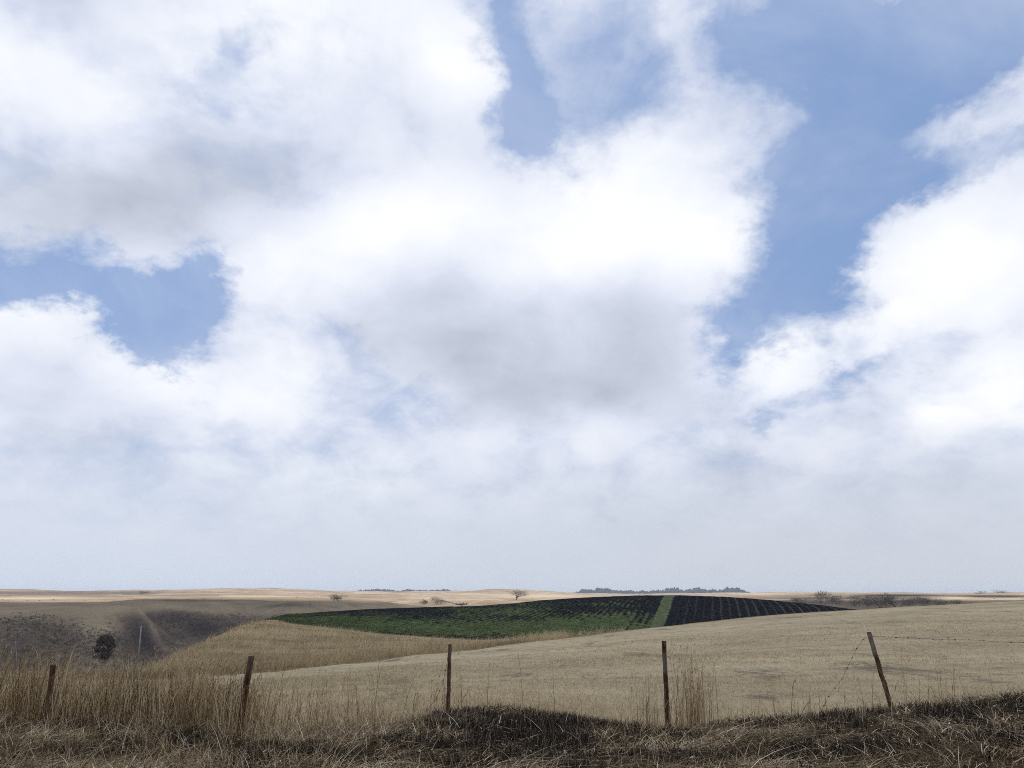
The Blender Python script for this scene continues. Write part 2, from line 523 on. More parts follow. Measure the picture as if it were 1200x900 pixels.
def band(k0, k1, n, power=1.0, AZ=AZ):
    """Polar sheet between two of the curves, over every direction."""
    f = np.linspace(0, 1, n) ** power
    R, _ = knots_at(AZ)
    ks = k0 + (k1 - k0) * f
    rows = []
    for q in ks:
        i = min(int(q), NK - 2)
        t = q - i
        rows.append(np.exp(np.log(R[i]) * (1 - t) + np.log(R[i + 1]) * t))
    rr = np.array(rows)
    x, y = rr * np.sin(np.radians(AZ)), rr * np.cos(np.radians(AZ))
    z, kk = ground(x.ravel(), y.ravel())
    m = len(AZ)
    i = np.arange((n - 1) * (m - 1))
    a = (i // (m - 1)) * m + i % (m - 1)
    quads = np.stack([a, a + 1, a + 1 + m, a + m], 1)[:, ::-1]
    return x.ravel(), y.ravel(), z, quads


# ------------------------------------------------------------------ materials
def new_mat(name):
    m = bpy.data.materials.new(name)
    m.use_nodes = True
    t = m.node_tree
    t.nodes.clear()
    gg = G(t)
    b = gg.n('ShaderNodeBsdfPrincipled')
    o = gg.n('ShaderNodeOutputMaterial')
    t.links.new(b.outputs[0], o.inputs[0])
    b.inputs['Roughness'].default_value = 0.9
    b.inputs['Specular IOR Level'].default_value = 0.0
    P = gg.n('ShaderNodeTexCoord').outputs['Object']
    return m, gg, b, P


def bump(gg, b, h, strength=0.5, dist=0.05):
    nd = gg.n('ShaderNodeBump')
    nd.inputs['Strength'].default_value = strength
    nd.inputs['Distance'].default_value = dist
    gg.put(nd.inputs['Height'], h)
    gg.put(b.inputs['Normal'], nd.outputs[0])


def attr(gg, name):
    return gg.n('ShaderNodeAttribute', attribute_name=name).outputs['Fac']


def ramp_of(gg, fac, stops):
    nd = gg.n('ShaderNodeValToRGB')
    e = nd.color_ramp.elements
    e[0].position, e[0].color = stops[0][0], (*stops[0][1], 1)
    e[1].position, e[1].color = stops[-1][0], (*stops[-1][1], 1)
    for p, c in stops[1:-1]:
        k_ = e.new(p)
        k_.color = (*c, 1)
    gg.put(nd.inputs[0], fac)
    return nd.outputs[0]


def blade_mat(name, stops, trans=0.35):
    """Thin dry plant matter: colour differs from blade to blade, some light comes through."""
    m = bpy.data.materials.new(name)
    m.use_nodes = True
    t = m.node_tree
    t.nodes.clear()
    gg = G(t)
    c = ramp_of(gg, attr(gg, "tone"), stops)
    d = gg.n('ShaderNodeBsdfDiffuse')
    tr = gg.n('ShaderNodeBsdfTranslucent')
    gg.put(d.inputs[0], c)
    gg.put(tr.inputs[0], c)
    mx = gg.n('ShaderNodeMixShader')
    mx.inputs[0].default_value = trans
    t.links.new(d.outputs[0], mx.inputs[1])
    t.links.new(tr.outputs[0], mx.inputs[2])
    o = gg.n('ShaderNodeOutputMaterial')
    t.links.new(mx.outputs[0], o.inputs[0])
    return m


# bare soil, ash and litter of the roadside bank
M_verge, gg, b, P = new_mat("verge_soil")
n1, n2 = gg.noise(P, 9.0, 8, 0.65), gg.noise(P, 60.0, 5, 0.7)
lit_c = ramp_of(gg, n2, [(0.3, (0.035, 0.026, 0.019)), (0.5, (0.11, 0.083, 0.056)), (0.72, (0.30, 0.24, 0.165))])
ash_c = ramp_of(gg, n2, [(0.3, (0.008, 0.007, 0.007)), (0.55, (0.025, 0.021, 0.02)), (0.75, (0.10, 0.088, 0.078))])
f = gg.rng(gg.math('ADD', attr(gg, "burnt"), gg.math('MULTIPLY', gg.math('SUBTRACT', n1, 0.5), 0.9)), 0.35, 0.65)
gg.put(b.inputs['Base Color'], gg.mix(f, lit_c, ash_c))
bump(gg, b, gg.math('ADD', n1, gg.math('MULTIPLY', n2, 0.5)), 0.8, 0.06)

# mown meadow: pale stubble, greyer smudges lying across the slope
M_meadow, gg, b, P = new_mat("mown_meadow")
n1 = gg.noise(gg.map(P, scale=(0.35, 1.0, 1.0)), 0.16, 6, 0.65)
n2 = gg.noise(P, 2.2, 10, 0.78)
n3 = gg.noise(gg.map(P, rot=(0, 0, 0.2), scale=(1.0, 0.42, 1.0)), 0.30, 9, 0.68)
n4 = gg.noise(P, 14.0, 4, 0.7)
c = ramp_of(gg, n1, [(0.34, (0.385, 0.312, 0.198)), (0.5, (0.50, 0.405, 0.258)), (0.66, (0.60, 0.49, 0.312))])
c = gg.mix(gg.rng(n2, 0.35, 0.7, 0.0, 0.75), c, (0.62, 0.52, 0.345))
c = gg.mix(gg.rng(gg.math('MULTIPLY_ADD', gg.math('SUBTRACT', n2, 0.5), 0.55, n3), 0.56, 0.67, 0.0, 0.85), c, (0.165, 0.142, 0.122))
n7 = gg.noise(gg.map(P, rot=(0, 0, -0.25), scale=(0.07, 1.0, 1.0)), 0.9, 6, 0.6)
c = gg.mix(gg.rng(n7, 0.48, 0.66, 0.0, 0.30), c, (0.24, 0.19, 0.125))
n5 = gg.noise(gg.map(P, scale=(1.0, 0.5, 1.0)), 1.3, 8, 0.78)
c = gg.mix(gg.rng(n5, 0.50, 0.68, 0.0, 0.62), c, (0.21, 0.165, 0.105))
c = gg.mix(gg.rng(n4, 0.52, 0.72, 0.0, 0.6), c, (0.15, 0.115, 0.075))
gg.put(b.inputs['Base Color'], c)
bump(gg, b, gg.math('ADD', n2, n4), 0.7, 0.10)

# rough uncut grass on the nose of the hill
M_rough, gg, b, P = new_mat("rough_grass")
n1 = gg.noise(P, 0.12, 6, 0.6)
n2 = gg.noise(P, 1.4, 8, 0.7)
c = ramp_of(gg, n1, [(0.3, (0.22, 0.165, 0.095)), (0.5, (0.34, 0.26, 0.15)), (0.7, (0.48, 0.38, 0.23))])
c = gg.mix(gg.rng(n2, 0.45, 0.68, 0.0, 0.6), c, (0.17, 0.12, 0.07))
gg.put(b.inputs['Base Color'], c)
bump(gg, b, n2, 0.9, 0.4)

# drilled field: black soil, green rows, a grass lane
M_crop, gg, b, P = new_mat("drilled_field")
n1 = gg.noise(P, 0.55, 8, 0.7)
n2 = gg.noise(P, 0.07, 6, 0.6)
sp_ = gg.n('ShaderNodeSeparateXYZ')
gg.put(sp_.inputs[0], P)
s_row = gg.math('MULTIPLY_ADD', sp_.outputs[0], rx_, gg.math('MULTIPLY_ADD', sp_.outputs[1], ry_, -LANE_S))
s_row = gg.math('MULTIPLY_ADD', gg.math('SUBTRACT', gg.noise(P, 0.05, 3, 0.5), 0.5), 1.6, s_row)
ph_ = gg.math('DIVIDE', gg.math('SUBTRACT', s_row, 2.0), ROW_W)
near_row = gg.math('ABSOLUTE', gg.math('SUBTRACT', ph_, gg.math('ROUND', ph_)))
line_w = gg.rng(gg.noise(P, 0.22, 3, 0.6), 0.3, 0.7, 0.10, 0.26)
strength = gg.n('ShaderNodeTexWhiteNoise', noise_dimensions='1D')
gg.put(strength.inputs['W'], gg.math('ROUND', ph_))
fine_row = gg.math('MULTIPLY', gg.math('SUBTRACT', gg.math('ABSOLUTE', gg.math('SUBTRACT', gg.math('MULTIPLY', ph_, 1.5), gg.math('ROUND', gg.math('MULTIPLY', ph_, 1.5)))), 0.25), 0.7)
row = gg.math('MULTIPLY', gg.math('MULTIPLY', gg.rng(near_row, line_w, 0.03), attr(gg, "row")), gg.rng(strength.outputs['Value'], 0.0, 1.0, 0.35, 1.0))
stk = gg.noise(gg.map(P, rot=(0, 0, ROW_AZ), scale=(1.0, 0.05, 1.0)), 0.9, 6, 0.7)
gr = attr(gg, "green")
soil = ramp_of(gg, n1, [(0.3, (0.009, 0.009, 0.0105)), (0.55, (0.018, 0.0185, 0.021)), (0.75, (0.036, 0.036, 0.038))])
leaf = ramp_of(gg, gg.noise(P, 0.35, 8, 0.75), [(0.3, (0.032, 0.042, 0.022)), (0.5, (0.082, 0.105, 0.045)), (0.7, (0.17, 0.20, 0.088))])
cover = gg.math('ADD', gg.math('ADD', gr, fine_row), gg.math('ADD', gg.math('MULTIPLY', gg.math('SUBTRACT', n1, 0.5), 0.6),
                                  gg.math('ADD', gg.math('MULTIPLY', gg.math('SUBTRACT', stk, 0.5), 1.7), gg.math('MULTIPLY', gg.math('SUBTRACT', n2, 0.5), 0.9))))
c = gg.mix(gg.rng(cover, 0.38, 0.80), soil, leaf)
c = gg.mix(gg.math('MULTIPLY', row, gg.rng(n1, 0.35, 0.6, 0.25, 1.0)), c, (0.088, 0.086, 0.074))
c = gg.mix(gg.rng(gg.math('ADD', attr(gg, "lane"), gg.math('MULTIPLY', gg.math('SUBTRACT', n1, 0.5), 1.6)), 0.25, 0.75), c, gg.mix(gg.rng(n1, 0.35, 0.65), (0.075, 0.092, 0.045), (0.135, 0.155, 0.078)))
gg.put(b.inputs['Base Color'], c)
bump(gg, b, n1, 0.6, 0.3)

# distant hills: bleached grass, brown scrub, dark strips, painted gully shade and cloud-shadow bands
M_hills, gg, b, P = new_mat("hill_grass")
n1 = gg.noise(P, 0.05, 8, 0.65)
n2 = gg.noise(P, 0.35, 6, 0.7)
n3 = gg.noise(P, 0.006, 5, 0.55)
c = ramp_of(gg, n3, [(0.3, (0.28, 0.215, 0.15)), (0.45, (0.35, 0.27, 0.19)), (0.56, (0.45, 0.355, 0.26)), (0.7, (0.52, 0.42, 0.315))])
n6 = gg.noise(P, 0.022, 8, 0.7)
c = gg.mix(gg.rng(n6, 0.46, 0.70, 0.0, 0.75), c, (0.20, 0.15, 0.11))
c = gg.mix(gg.rng(n1, 0.42, 0.68, 0.0, 0.5), c, (0.22, 0.165, 0.115))
sc = gg.math('ADD', attr(gg, "scrub"), gg.math('ADD', gg.math('MULTIPLY', gg.math('SUBTRACT', n1, 0.5), 0.9), gg.math('MULTIPLY', gg.math('SUBTRACT', n2, 0.5), 0.8)))
scrubc = ramp_of(gg, n2, [(0.3, (0.055, 0.046, 0.043)), (0.5, (0.115, 0.093, 0.077)), (0.7, (0.185, 0.147, 0.109))])
c = gg.mix(gg.rng(attr(gg, "dull"), 0.0, 1.0), c, gg.mix(gg.rng(n1, 0.35, 0.65), (0.25, 0.20, 0.138), (0.33, 0.265, 0.18)))
c = gg.mix(gg.rng(sc, 0.25, 0.75), c, scrubc)
c = gg.mix(gg.rng(gg.math('ADD', attr(gg, 'scrub'), gg.math('MULTIPLY', gg.math('SUBTRACT', n1, 0.5), 0.5)), 0.70, 1.05), c, gg.mix(n2, (0.042, 0.036, 0.036), (0.080, 0.066, 0.060)))  # deepest gully shade painted in as a darker scrub colour
c = gg.mix(attr(gg, "brown"), c, gg.mix(gg.rng(n1, 0.3, 0.7), (0.105, 0.085, 0.072), (0.19, 0.15, 0.115)))  # brown ground, with painted bands of cloud shadow
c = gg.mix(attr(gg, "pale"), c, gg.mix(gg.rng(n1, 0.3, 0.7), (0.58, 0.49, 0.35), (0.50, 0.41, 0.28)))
c = gg.mix(attr(gg, "dark_strip"), c, (0.045, 0.042, 0.044))
gg.put(b.inputs['Base Color'], c)
bump(gg, b, gg.math('ADD', n1, n2), 0.8, 1.5)

STRAW = [(0.0, (0.10, 0.068, 0.035)), (0.3, (0.26, 0.19, 0.105)), (0.7, (0.42, 0.32, 0.185)), (1.0, (0.62, 0.52, 0.36))]
M_tall = blade_mat("dry_tall_grass", [(0.0, (0.09, 0.055, 0.028)), (0.3, (0.22, 0.15, 0.077)), (0.7, (0.42, 0.31, 0.17)), (1.0, (0.72, 0.60, 0.41))], 0.4)
M_straw = blade_mat("matted_straw", [(0.0, (0.035, 0.024, 0.014)), (0.3, (0.18, 0.125, 0.07)), (0.65, (0.50, 0.385, 0.235)), (1.0, (0.85, 0.74, 0.55))], 0.2)
M_stub = blade_mat("mown_stubble", [(0.0, (0.16, 0.12, 0.07)), (0.4, (0.41, 0.325, 0.20)), (1.0, (0.74, 0.61, 0.39))], 0.3)
M_burn = blade_mat("charred_stubble", [(0.0, (0.008, 0.007, 0.007)), (0.40, (0.034, 0.026, 0.021)), (0.68, (0.115, 0.088, 0.066)), (1.0, (0.36, 0.30, 0.235))], 0.1)
M_tuft = blade_mat("uncut_tufts", [(0.0, (0.14, 0.10, 0.058)), (0.45, (0.37, 0.285, 0.165)), (1.0, (0.62, 0.51, 0.32))], 0.3)
M_scrub = blade_mat("bare_scrub_twigs", [(0.0, (0.10, 0.082, 0.073)), (0.5, (0.16, 0.13, 0.108)), (1.0, (0.25, 0.20, 0.15))], 0.1)
M_sprout = blade_mat("green_sprouts", [(0.0, (0.035, 0.046, 0.022)), (0.5, (0.088, 0.112, 0.048)), (1.0, (0.17, 0.20, 0.09))], 0.3)
M_wood = blade_mat("far_wood_foliage", [(0.0, (0.02, 0.026, 0.028)), (1.0, (0.045, 0.052, 0.05))], 0.1)
M_bush = blade_mat("dark_bush_leaves", [(0.0, (0.065, 0.056, 0.05)), (0.5, (0.12, 0.10, 0.082)), (1.0, (0.22, 0.175, 0.13))], 0.15)
M_paleshrub = blade_mat("pale_shrub_twigs", [(0.0, (0.12, 0.095, 0.07)), (0.5, (0.22, 0.185, 0.14)), (1.0, (0.36, 0.31, 0.24))], 0.2)
M_greyshrub = blade_mat("grey_shrub_twigs", [(0.0, (0.10, 0.088, 0.077)), (0.5, (0.19, 0.165, 0.14)), (1.0, (0.29, 0.255, 0.21))], 0.15)

M_bark, gg, b, P = new_mat("grey_bark")
gg.put(b.inputs['Base Color'], ramp_of(gg, gg.noise(P, 4.0, 5, 0.7), [(0.3, (0.05, 0.04, 0.032)), (0.7, (0.14, 0.115, 0.09))]))

# rusty angle iron with what is left of its pale paint
M_rust, gg, b, P = new_mat("rusty_post_steel")
sx = gg.n('ShaderNodeSeparateXYZ')
gg.put(sx.inputs[0], P)
n1 = gg.noise(gg.map(P, scale=(1, 1, 0.35)), 26.0, 8, 0.7)
n2 = gg.noise(gg.map(P, scale=(1, 1, 0.2)), 14.0, 6, 0.65)
c = ramp_of(gg, n1, [(0.3, (0.02, 0.012, 0.009)), (0.44, (0.07, 0.041, 0.027)), (0.56, (0.145, 0.085, 0.052)), (0.70, (0.29, 0.215, 0.155))])
pa = gg.math('MULTIPLY', gg.rng(gg.math('ADD', sx.outputs[2], gg.math('MULTIPLY', gg.math('SUBTRACT', n2, 0.5), 0.7)), 0.72, 0.80),
             gg.rng(gg.math('ADD', sx.outputs[2], gg.math('MULTIPLY', gg.math('SUBTRACT', n2, 0.5), 0.25)), 1.08, 1.02))
pa = gg.math('MULTIPLY', pa, gg.math('MULTIPLY', attr(gg, "paint"), gg.rng(n1, 0.60, 0.46)))
c = gg.mix(pa, c, (0.21, 0.195, 0.175))
gg.put(b.inputs['Base Color'], c)
b.inputs['Roughness'].default_value = 0.75
bump(gg, b, n1, 0.5, 0.004)

M_wire, gg, b, P = new_mat("rusty_wire")
gg.put(b.inputs['Base Color'], ramp_of(gg, gg.noise(P, 40.0, 4, 0.6), [(0.3, (0.03, 0.02, 0.015)), (0.7, (0.10, 0.065, 0.045))]))
b.inputs['Metallic'].default_value = 0.3

M_pole, gg, b, P = new_mat("weathered_pole_wood")
gg.put(b.inputs['Base Color'], ramp_of(gg, gg.noise(gg.map(P, scale=(1, 1, 0.1)), 9.0, 5, 0.6), [(0.3, (0.18, 0.165, 0.15)), (0.7, (0.33, 0.31, 0.285))]))

M_cloud, gg, b, P = new_mat("cloud_white")
b.inputs['Base Color'].default_value = (0.9, 0.9, 0.9, 1)
tp_ = gg.n('ShaderNodeBsdfTransparent')
mx_ = gg.n('ShaderNodeMixShader')
mx_.inputs[0].default_value = 0.22               # the thin cloud lets a little of the sun through
gg.t.links.new(b.outputs[0], mx_.inputs[1])
gg.t.links.new(tp_.outputs[0], mx_.inputs[2])
gg.t.links.new(mx_.outputs[0], next(n_ for n_ in gg.t.nodes if n_.type == 'OUTPUT_MATERIAL').inputs[0])


# ------------------------------------------------------------------ ground sheets
def blobmask(px, py, table):
    m = np.zeros_like(px)
    for cx, cy, rx, ry, w in table:
        m = m + w * np.exp(-((px - cx) / rx) ** 2 - ((py - cy) / ry) ** 2)
    return m


BURNT = [(590, 852, 110, 18, 1.1), (680, 866, 100, 18, 0.85), (510, 876, 80, 14, 0.6), (600, 888, 110, 12, 0.6), (300, 886, 75, 12, 1.15), (215, 870, 75, 8, 0.9), (95, 850, 55, 9, 0.95),
         (110, 886, 60, 8, 0.6), (160, 872, 50, 8, 0.5), (20, 880, 40, 10, 0.35), (1150, 831, 100, 10, 1.05), (1000, 843, 140, 6, 0.85), (1160, 868, 70, 20, 0.85), (850, 889, 90, 9, 0.75), (980, 880, 60, 10, 0.6),
         (700, 850, 70, 7, 0.9), (760, 893, 60, 10, 0.6), (905, 853, 80, 6, 0.6), (400, 893, 40, 8, 0.4), (1060, 868, 60, 8, 0.5)]


def burnt(x, y, z):
    px, py = project(x, y, z)
    m = blobmask(px, py, BURNT)
    m = 0.86 * m + 1.0 * fbm(x, y, 0.55, 5, 21, 0.6)
    return np.clip(m, 0, 1) * (y > 0)


AZ2 = np.concatenate([AZ[AZ < -40.1], np.arange(-40, 40.001, 0.3), AZ[AZ > 40.1]])
x, y, z, q = band(0, 4, 90, 0.55, AZ2)
o = mesh_np("ground", np.stack([x, y, z], 1), quads=q, mat=M_verge, smooth=True, attrs={"burnt": burnt(x, y, z)})
tag(o, "low roadside bank of soil, ash and dry litter in front of the fence", "ground", kind='structure')
x, y, z, q = band(4, 6.0, 90, 1.0, AZ2)
o = mesh_np("meadow", np.stack([x, y, z], 1), quads=q, mat=M_meadow, smooth=True)
tag(o, "pale mown meadow rising to the right behind the fence posts", "meadow", kind='structure')
x, y, z, q = band(6.0, 8.0, 80, 1.0, AZ2)
o = mesh_np("grass_hill", np.stack([x, y, z], 1), quads=q, mat=M_rough, smooth=True)
tag(o, "rough tawny grass slope falling into the ravine below the green field", "hill", kind='structure')

x, y, z, q = band(8.0, 10.0, 230)
px, py = project(x, y, z)
s_ = x * rx_ + y * ry_ - LANE_S + 0.5 * fbm(x, y, 30, 2, 31)
lane = 1 - sstep(np.abs(s_), 1.5, 2.4)
right = sstep(s_, 1.0, 4.0)
row = right * (0.3 + 0.7 * sstep(px, 800, 900)) + (1 - right) * 0.18
green = blobmask(px, py, [(400, 727, 100, 8, 0.62), (480, 738, 130, 11, 0.62), (620, 736, 90, 11, 0.66), (700, 730, 60, 12, 0.66), (590, 716, 80, 8, 0.58), (690, 742, 50, 6, 0.3),
                          (600, 706, 40, 3, 0.2), (380, 722, 50, 4, 0.05), (745, 706, 50, 9, 0.26), (660, 707, 60, 6, 0.18), (760, 735, 14, 14, 0.30), (740, 722, 30, 10, 0.25)])
green = green * (1 - right) + 0.05 - 0.35 * right
furrow = 0.16 * fbm(s_ * 1.0, (x * ry_ - y * rx_) * 0.03, 2.2, 3, 36) * (1 - lane)
edge_fade = sstep(px, 330, 360)
kkc = ground(x, y, False)[1]
z = z + furrow * edge_fade * sstep(kkc, 8.0, 8.1) * (1 - sstep(kkc, 9.6, 10.0))
o = mesh_np("crop_field", np.stack([x, y, z], 1), quads=q, mat=M_crop, smooth=True, attrs={"green": green, "row": row, "lane": lane})
tag(o, "dark drilled field with green rows and a pale grass lane on the hill", "field", kind='structure')

x, y, z, q = band(10.0, NK - 1.001, 290, 0.9)
px, py = project(x, y, z)
r = np.hypot(x, y)
lost = np.degrees(np.arctan2(x, y)) < -33.0              # beyond the left edge of the photograph the slope goes on alike
px = np.where(lost, -40 - 40 * vnoise(x / 60, y / 60, 77), px)
py = np.where(lost, 450 + F * np.tan(np.arctan2(EYE - z, r) + PITCH), py)
top_ = np.interp(px, [0, 130, 165, 330], [712, 711, 703, 704])
scrub_shade = 0.46 * sstep(py, top_, top_ + np.interp(px, [130, 170], [13, 22])) * (1 - sstep(px, 330, 470)) + blobmask(px, py, [(60, 750, 80, 18, 0.2), (165, 742, 22, 24, 0.42), (185, 762, 22, 16, 0.45), (205, 722, 26, 9, 0.35), (235, 738, 26, 16, 0.48), (275, 730, 30, 12, 0.2), (122, 735, 16, 12, -0.2), (20, 775, 60, 14, 0.3), (110, 735, 25, 14, -0.25), (290, 712, 60, 6, -0.15)])  # scrub cover, with shade of gullies and fold sides painted into it
scrub_shade = scrub_shade * (r < 620) * (r > 300)
ridge = np.zeros_like(x)
for rr, aa, hgt, wid in SP[:1]:
    da = np.radians(np.degrees(np.arctan2(x, y)) - np.interp(r, rr, aa)) * r
    ridge = np.exp(-(da / 2.4) ** 2) * sstep(r, rr[0] - 30, rr[0]) * (1 - sstep(r, rr[-1], rr[-1] + 30))
for rr, aa, hgt, wid in (SP[11],):
    da = np.radians(np.degrees(np.arctan2(x, y)) - np.interp(r, rr, aa)) * r
    scrub_shade = np.maximum(scrub_shade, 0.95 * np.exp(-(da / 5.0) ** 2) * sstep(r, rr[0] - 20, rr[0]) * (1 - sstep(r, rr[-1], rr[-1] + 20)))
scrub_shade = np.where(r < 620, scrub_shade * (1 - 0.75 * ridge * 0.75 * (0.8 + 0.9 * vnoise(x / 9, y / 9, 39))), scrub_shade)  # lit ridge crest painted by thinning the scrub colour
dull = (1 - sstep(r, 640, 800)) * (1 - 0.05 * ridge)
dull = np.where((px > 560), 1 - sstep(r, 600, 700), dull)
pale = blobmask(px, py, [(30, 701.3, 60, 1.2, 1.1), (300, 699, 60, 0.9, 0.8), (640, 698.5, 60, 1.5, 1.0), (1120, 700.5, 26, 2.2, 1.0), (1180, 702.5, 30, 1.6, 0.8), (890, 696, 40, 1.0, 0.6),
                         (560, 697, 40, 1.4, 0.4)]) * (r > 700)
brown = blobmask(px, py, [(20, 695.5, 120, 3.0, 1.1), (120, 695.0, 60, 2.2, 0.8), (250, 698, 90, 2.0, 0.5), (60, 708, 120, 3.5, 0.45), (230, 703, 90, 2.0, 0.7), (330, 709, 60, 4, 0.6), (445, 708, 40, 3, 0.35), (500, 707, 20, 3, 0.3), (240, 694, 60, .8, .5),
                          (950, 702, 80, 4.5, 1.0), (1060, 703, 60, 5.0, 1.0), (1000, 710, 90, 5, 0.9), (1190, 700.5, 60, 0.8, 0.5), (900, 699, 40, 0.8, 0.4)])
brown = np.clip(brown * (1 + 1.6 * fbm(x, y, 160, 4, 37)), 0, 0.9)  # brown ground; the far bands also paint in cloud shadow
dark_strip = blobmask(px, py, [(1050, 697.6, 55, 1.3, 1.2), (1165, 698.6, 55, 1.2, 1.2), (930, 698.3, 40, 0.8, 0.4)]) * (r > 700)  # narrow darker strips across the far right hills
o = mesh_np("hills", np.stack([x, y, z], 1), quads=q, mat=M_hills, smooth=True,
            attrs={"scrub": scrub_shade, "dull": np.clip(dull, 0, 1), "pale": np.clip(pale, 0, 1), "dark_strip": np.clip(dark_strip, 0, 1), "brown": brown})
tag(o, "rolling bleached grass hills and a brown scrubby ravine stretching to the skyline", "hills", kind='structure')


# ------------------------------------------------------------------ grass, straw and other plant stuff
def blades(name, root, h, lean, width, mat, seg=3, tone=None, droop=None, parent=None, face=None):
    """Tapered curved strips; root (n,3), h (n,), lean (n,2) sideways travel of the tip as a share of h."""
    n = len(root)
    t = np.linspace(0, 1, seg + 1)
    ang = rng.uniform(0, 2 * np.pi, n) if face is None else face
    side = np.stack([np.cos(ang), np.sin(ang), np.zeros(n)], 1)
    droop = np.zeros(n) if droop is None else droop
    P_ = np.zeros((n, seg + 1, 2, 3))
    for i, tt in enumerate(t):
        c = np.zeros((n, 3))
        c[:, :2] = root[:, :2] + lean * (h * (0.35 * tt + 0.65 * tt * tt))[:, None]
        c[:, 2] = root[:, 2] + h * (tt - droop * tt ** 3)
        w = width * (1 - 0.85 * tt ** 1.6)
        P_[:, i, 0] = c - side * w[:, None] * 0.5
        P_[:, i, 1] = c + side * w[:, None] * 0.5
    base = (np.arange(n) * (seg + 1) * 2)[:, None]
    k_ = np.arange(seg)[None, :] * 2
    a = (base + k_).ravel()
    quads = np.stack([a, a + 1, a + 3, a + 2], 1)
    tone = rng.uniform(0, 1, n) if tone is None else tone
    return mesh_np(name, P_.reshape(-1, 3), quads=quads, mat=mat, parent=parent, attrs={"tone": np.repeat(np.clip(tone, 0, 1), (seg + 1) * 2)})


def scatter(n, k0, k1, az0, az1, power=1.0):
    """Random ground points between two curves and two directions."""
    az = rng.uniform(az0, az1, n)
    R, _ = knots_at(az)
    kq = k0 + (k1 - k0) * rng.uniform(0, 1, n) ** power
    i = np.clip(kq.astype(int), 0, NK - 2)
    t = kq - i
    ar = np.arange(n)
    rr = np.exp(np.log(R[i, ar]) * (1 - t) + np.log(R[i + 1, ar]) * t)
    x, y = rr * np.sin(np.radians(az)), rr * np.cos(np.radians(az))
    z, _ = ground(x, y)
    return x, y, z


def keep(mask, *a):
    return [v[mask] for v in a]


# matted straw on the bank
x, y, z = (np.concatenate(v) for v in zip(scatter(90000, 1.85, 3.4, -46, 44, 0.8), scatter(26000, 1.75, 3.4, -85, -46, 0.8), scatter(22000, 1.75, 3.4, 44, 80, 0.8)))
bm = burnt(x, y, z)
x, y, z, bm = keep(rng.uniform(0, 1, len(x)) > bm * 0.74, x, y, z, bm)
n = len(x)
flow = fbm(x, y, 1.3, 3, 41) * 5.0
ang = flow + rng.normal(0, 0.8, n)
ln = rng.uniform(0.10, 0.42, n) * (0.7 + 0.9 * (rng.uniform(0, 1, n) > 0.9))
up = np.abs(rng.normal(0.10, 0.16, n)) + 0.02
root = np.stack([x, y, z - 0.005 + rng.uniform(0, 0.05, n)], 1)
hgt = np.maximum(ln * up, 0.012)
lean = np.stack([np.cos(ang), np.sin(ang)], 1) * (ln / hgt)[:, None]
tone = np.clip(rng.beta(1.0, 1.9, n) + 0.5 * fbm(x, y, 0.9, 3, 42) - 0.3 * bm, 0, 1)
tone = np.where(rng.uniform(0, 1, n) > 0.94, 1.0, tone)
o = blades("straw", root, hgt, lean, rng.uniform(0.005, 0.010, n) * (1 + 0.9 * (rng.uniform(0, 1, n) > 0.85)), M_straw, 3, tone, rng.uniform(0, 0.5, n), face=ang + np.pi / 2)
tag(o, "matted bleached straw lying over the roadside bank", "straw", kind='stuff')

# scraps of pale leaf lying in the litter
x, y, z = scatter(900, 1.9, 3.1, -46, 46, 0.8)
n = len(x)
o = blades("leaf_litter", np.stack([x, y, z + 0.03], 1), rng.uniform(0.008, 0.03, n), rng.normal(0, 1.6, (n, 2)), rng.uniform(0.012, 0.034, n), M_straw, 2, rng.uniform(0.6, 1.0, n), rng.uniform(0.2, 1.0, n))
tag(o, "scraps of pale dead leaf caught in the straw of the bank", "leaves", kind='stuff')

# short stems standing in the straw
x, y, z = scatter(40000, 1.85, 3.3, -70, 60, 0.8)
bm = burnt(x, y, z)
px, py = project(x, y, z)
pr = (1 - bm) * (0.35 + 0.65 * sstep(fbm(x, y, 0.8, 3, 43), -0.1, 0.25) + 0.5 * (px < 420))
x, y, z, px = keep(rng.uniform(0, 1, len(x)) < pr, x, y, z, px)
n = len(x)
hgt = rng.uniform(0.06, 0.24, n) * (1 + 0.8 * (px < 450) * rng.uniform(0, 1, n))
lean = rng.normal(0, 0.75, (n, 2))
o = blades("grass", np.stack([x, y, z], 1), hgt, lean, rng.uniform(0.004, 0.008, n), M_straw, 3, rng.beta(1.6, 2.0, n), rng.uniform(0, 0.3, n))
tag(o, "short dry grass standing up through the straw of the bank", "grass", kind='stuff')

# charred stubble in the burnt patches
x, y, z = scatter(120000, 1.9, 3.75, -46, 46, 0.8)
bm = burnt(x, y, z)
x, y, z, bm = keep(rng.uniform(0, 1, len(x)) < sstep(bm + 0.9 * fbm(x, y, 0.35, 3, 52), 0.3, 0.85), x, y, z, bm)
n = len(x)
o = blades("charred_grass", np.stack([x, y, z], 1), rng.uniform(0.04, 0.15, n) * (0.6 + 0.4 * bm), rng.normal(0, 0.3, (n, 2)), rng.uniform(0.006, 0.014, n), M_burn, 2,
           rng.beta(1.5, 2.0, n))
tag(o, "black charred grass stubble in the burnt patches of the bank", "charred grass", kind='stuff')

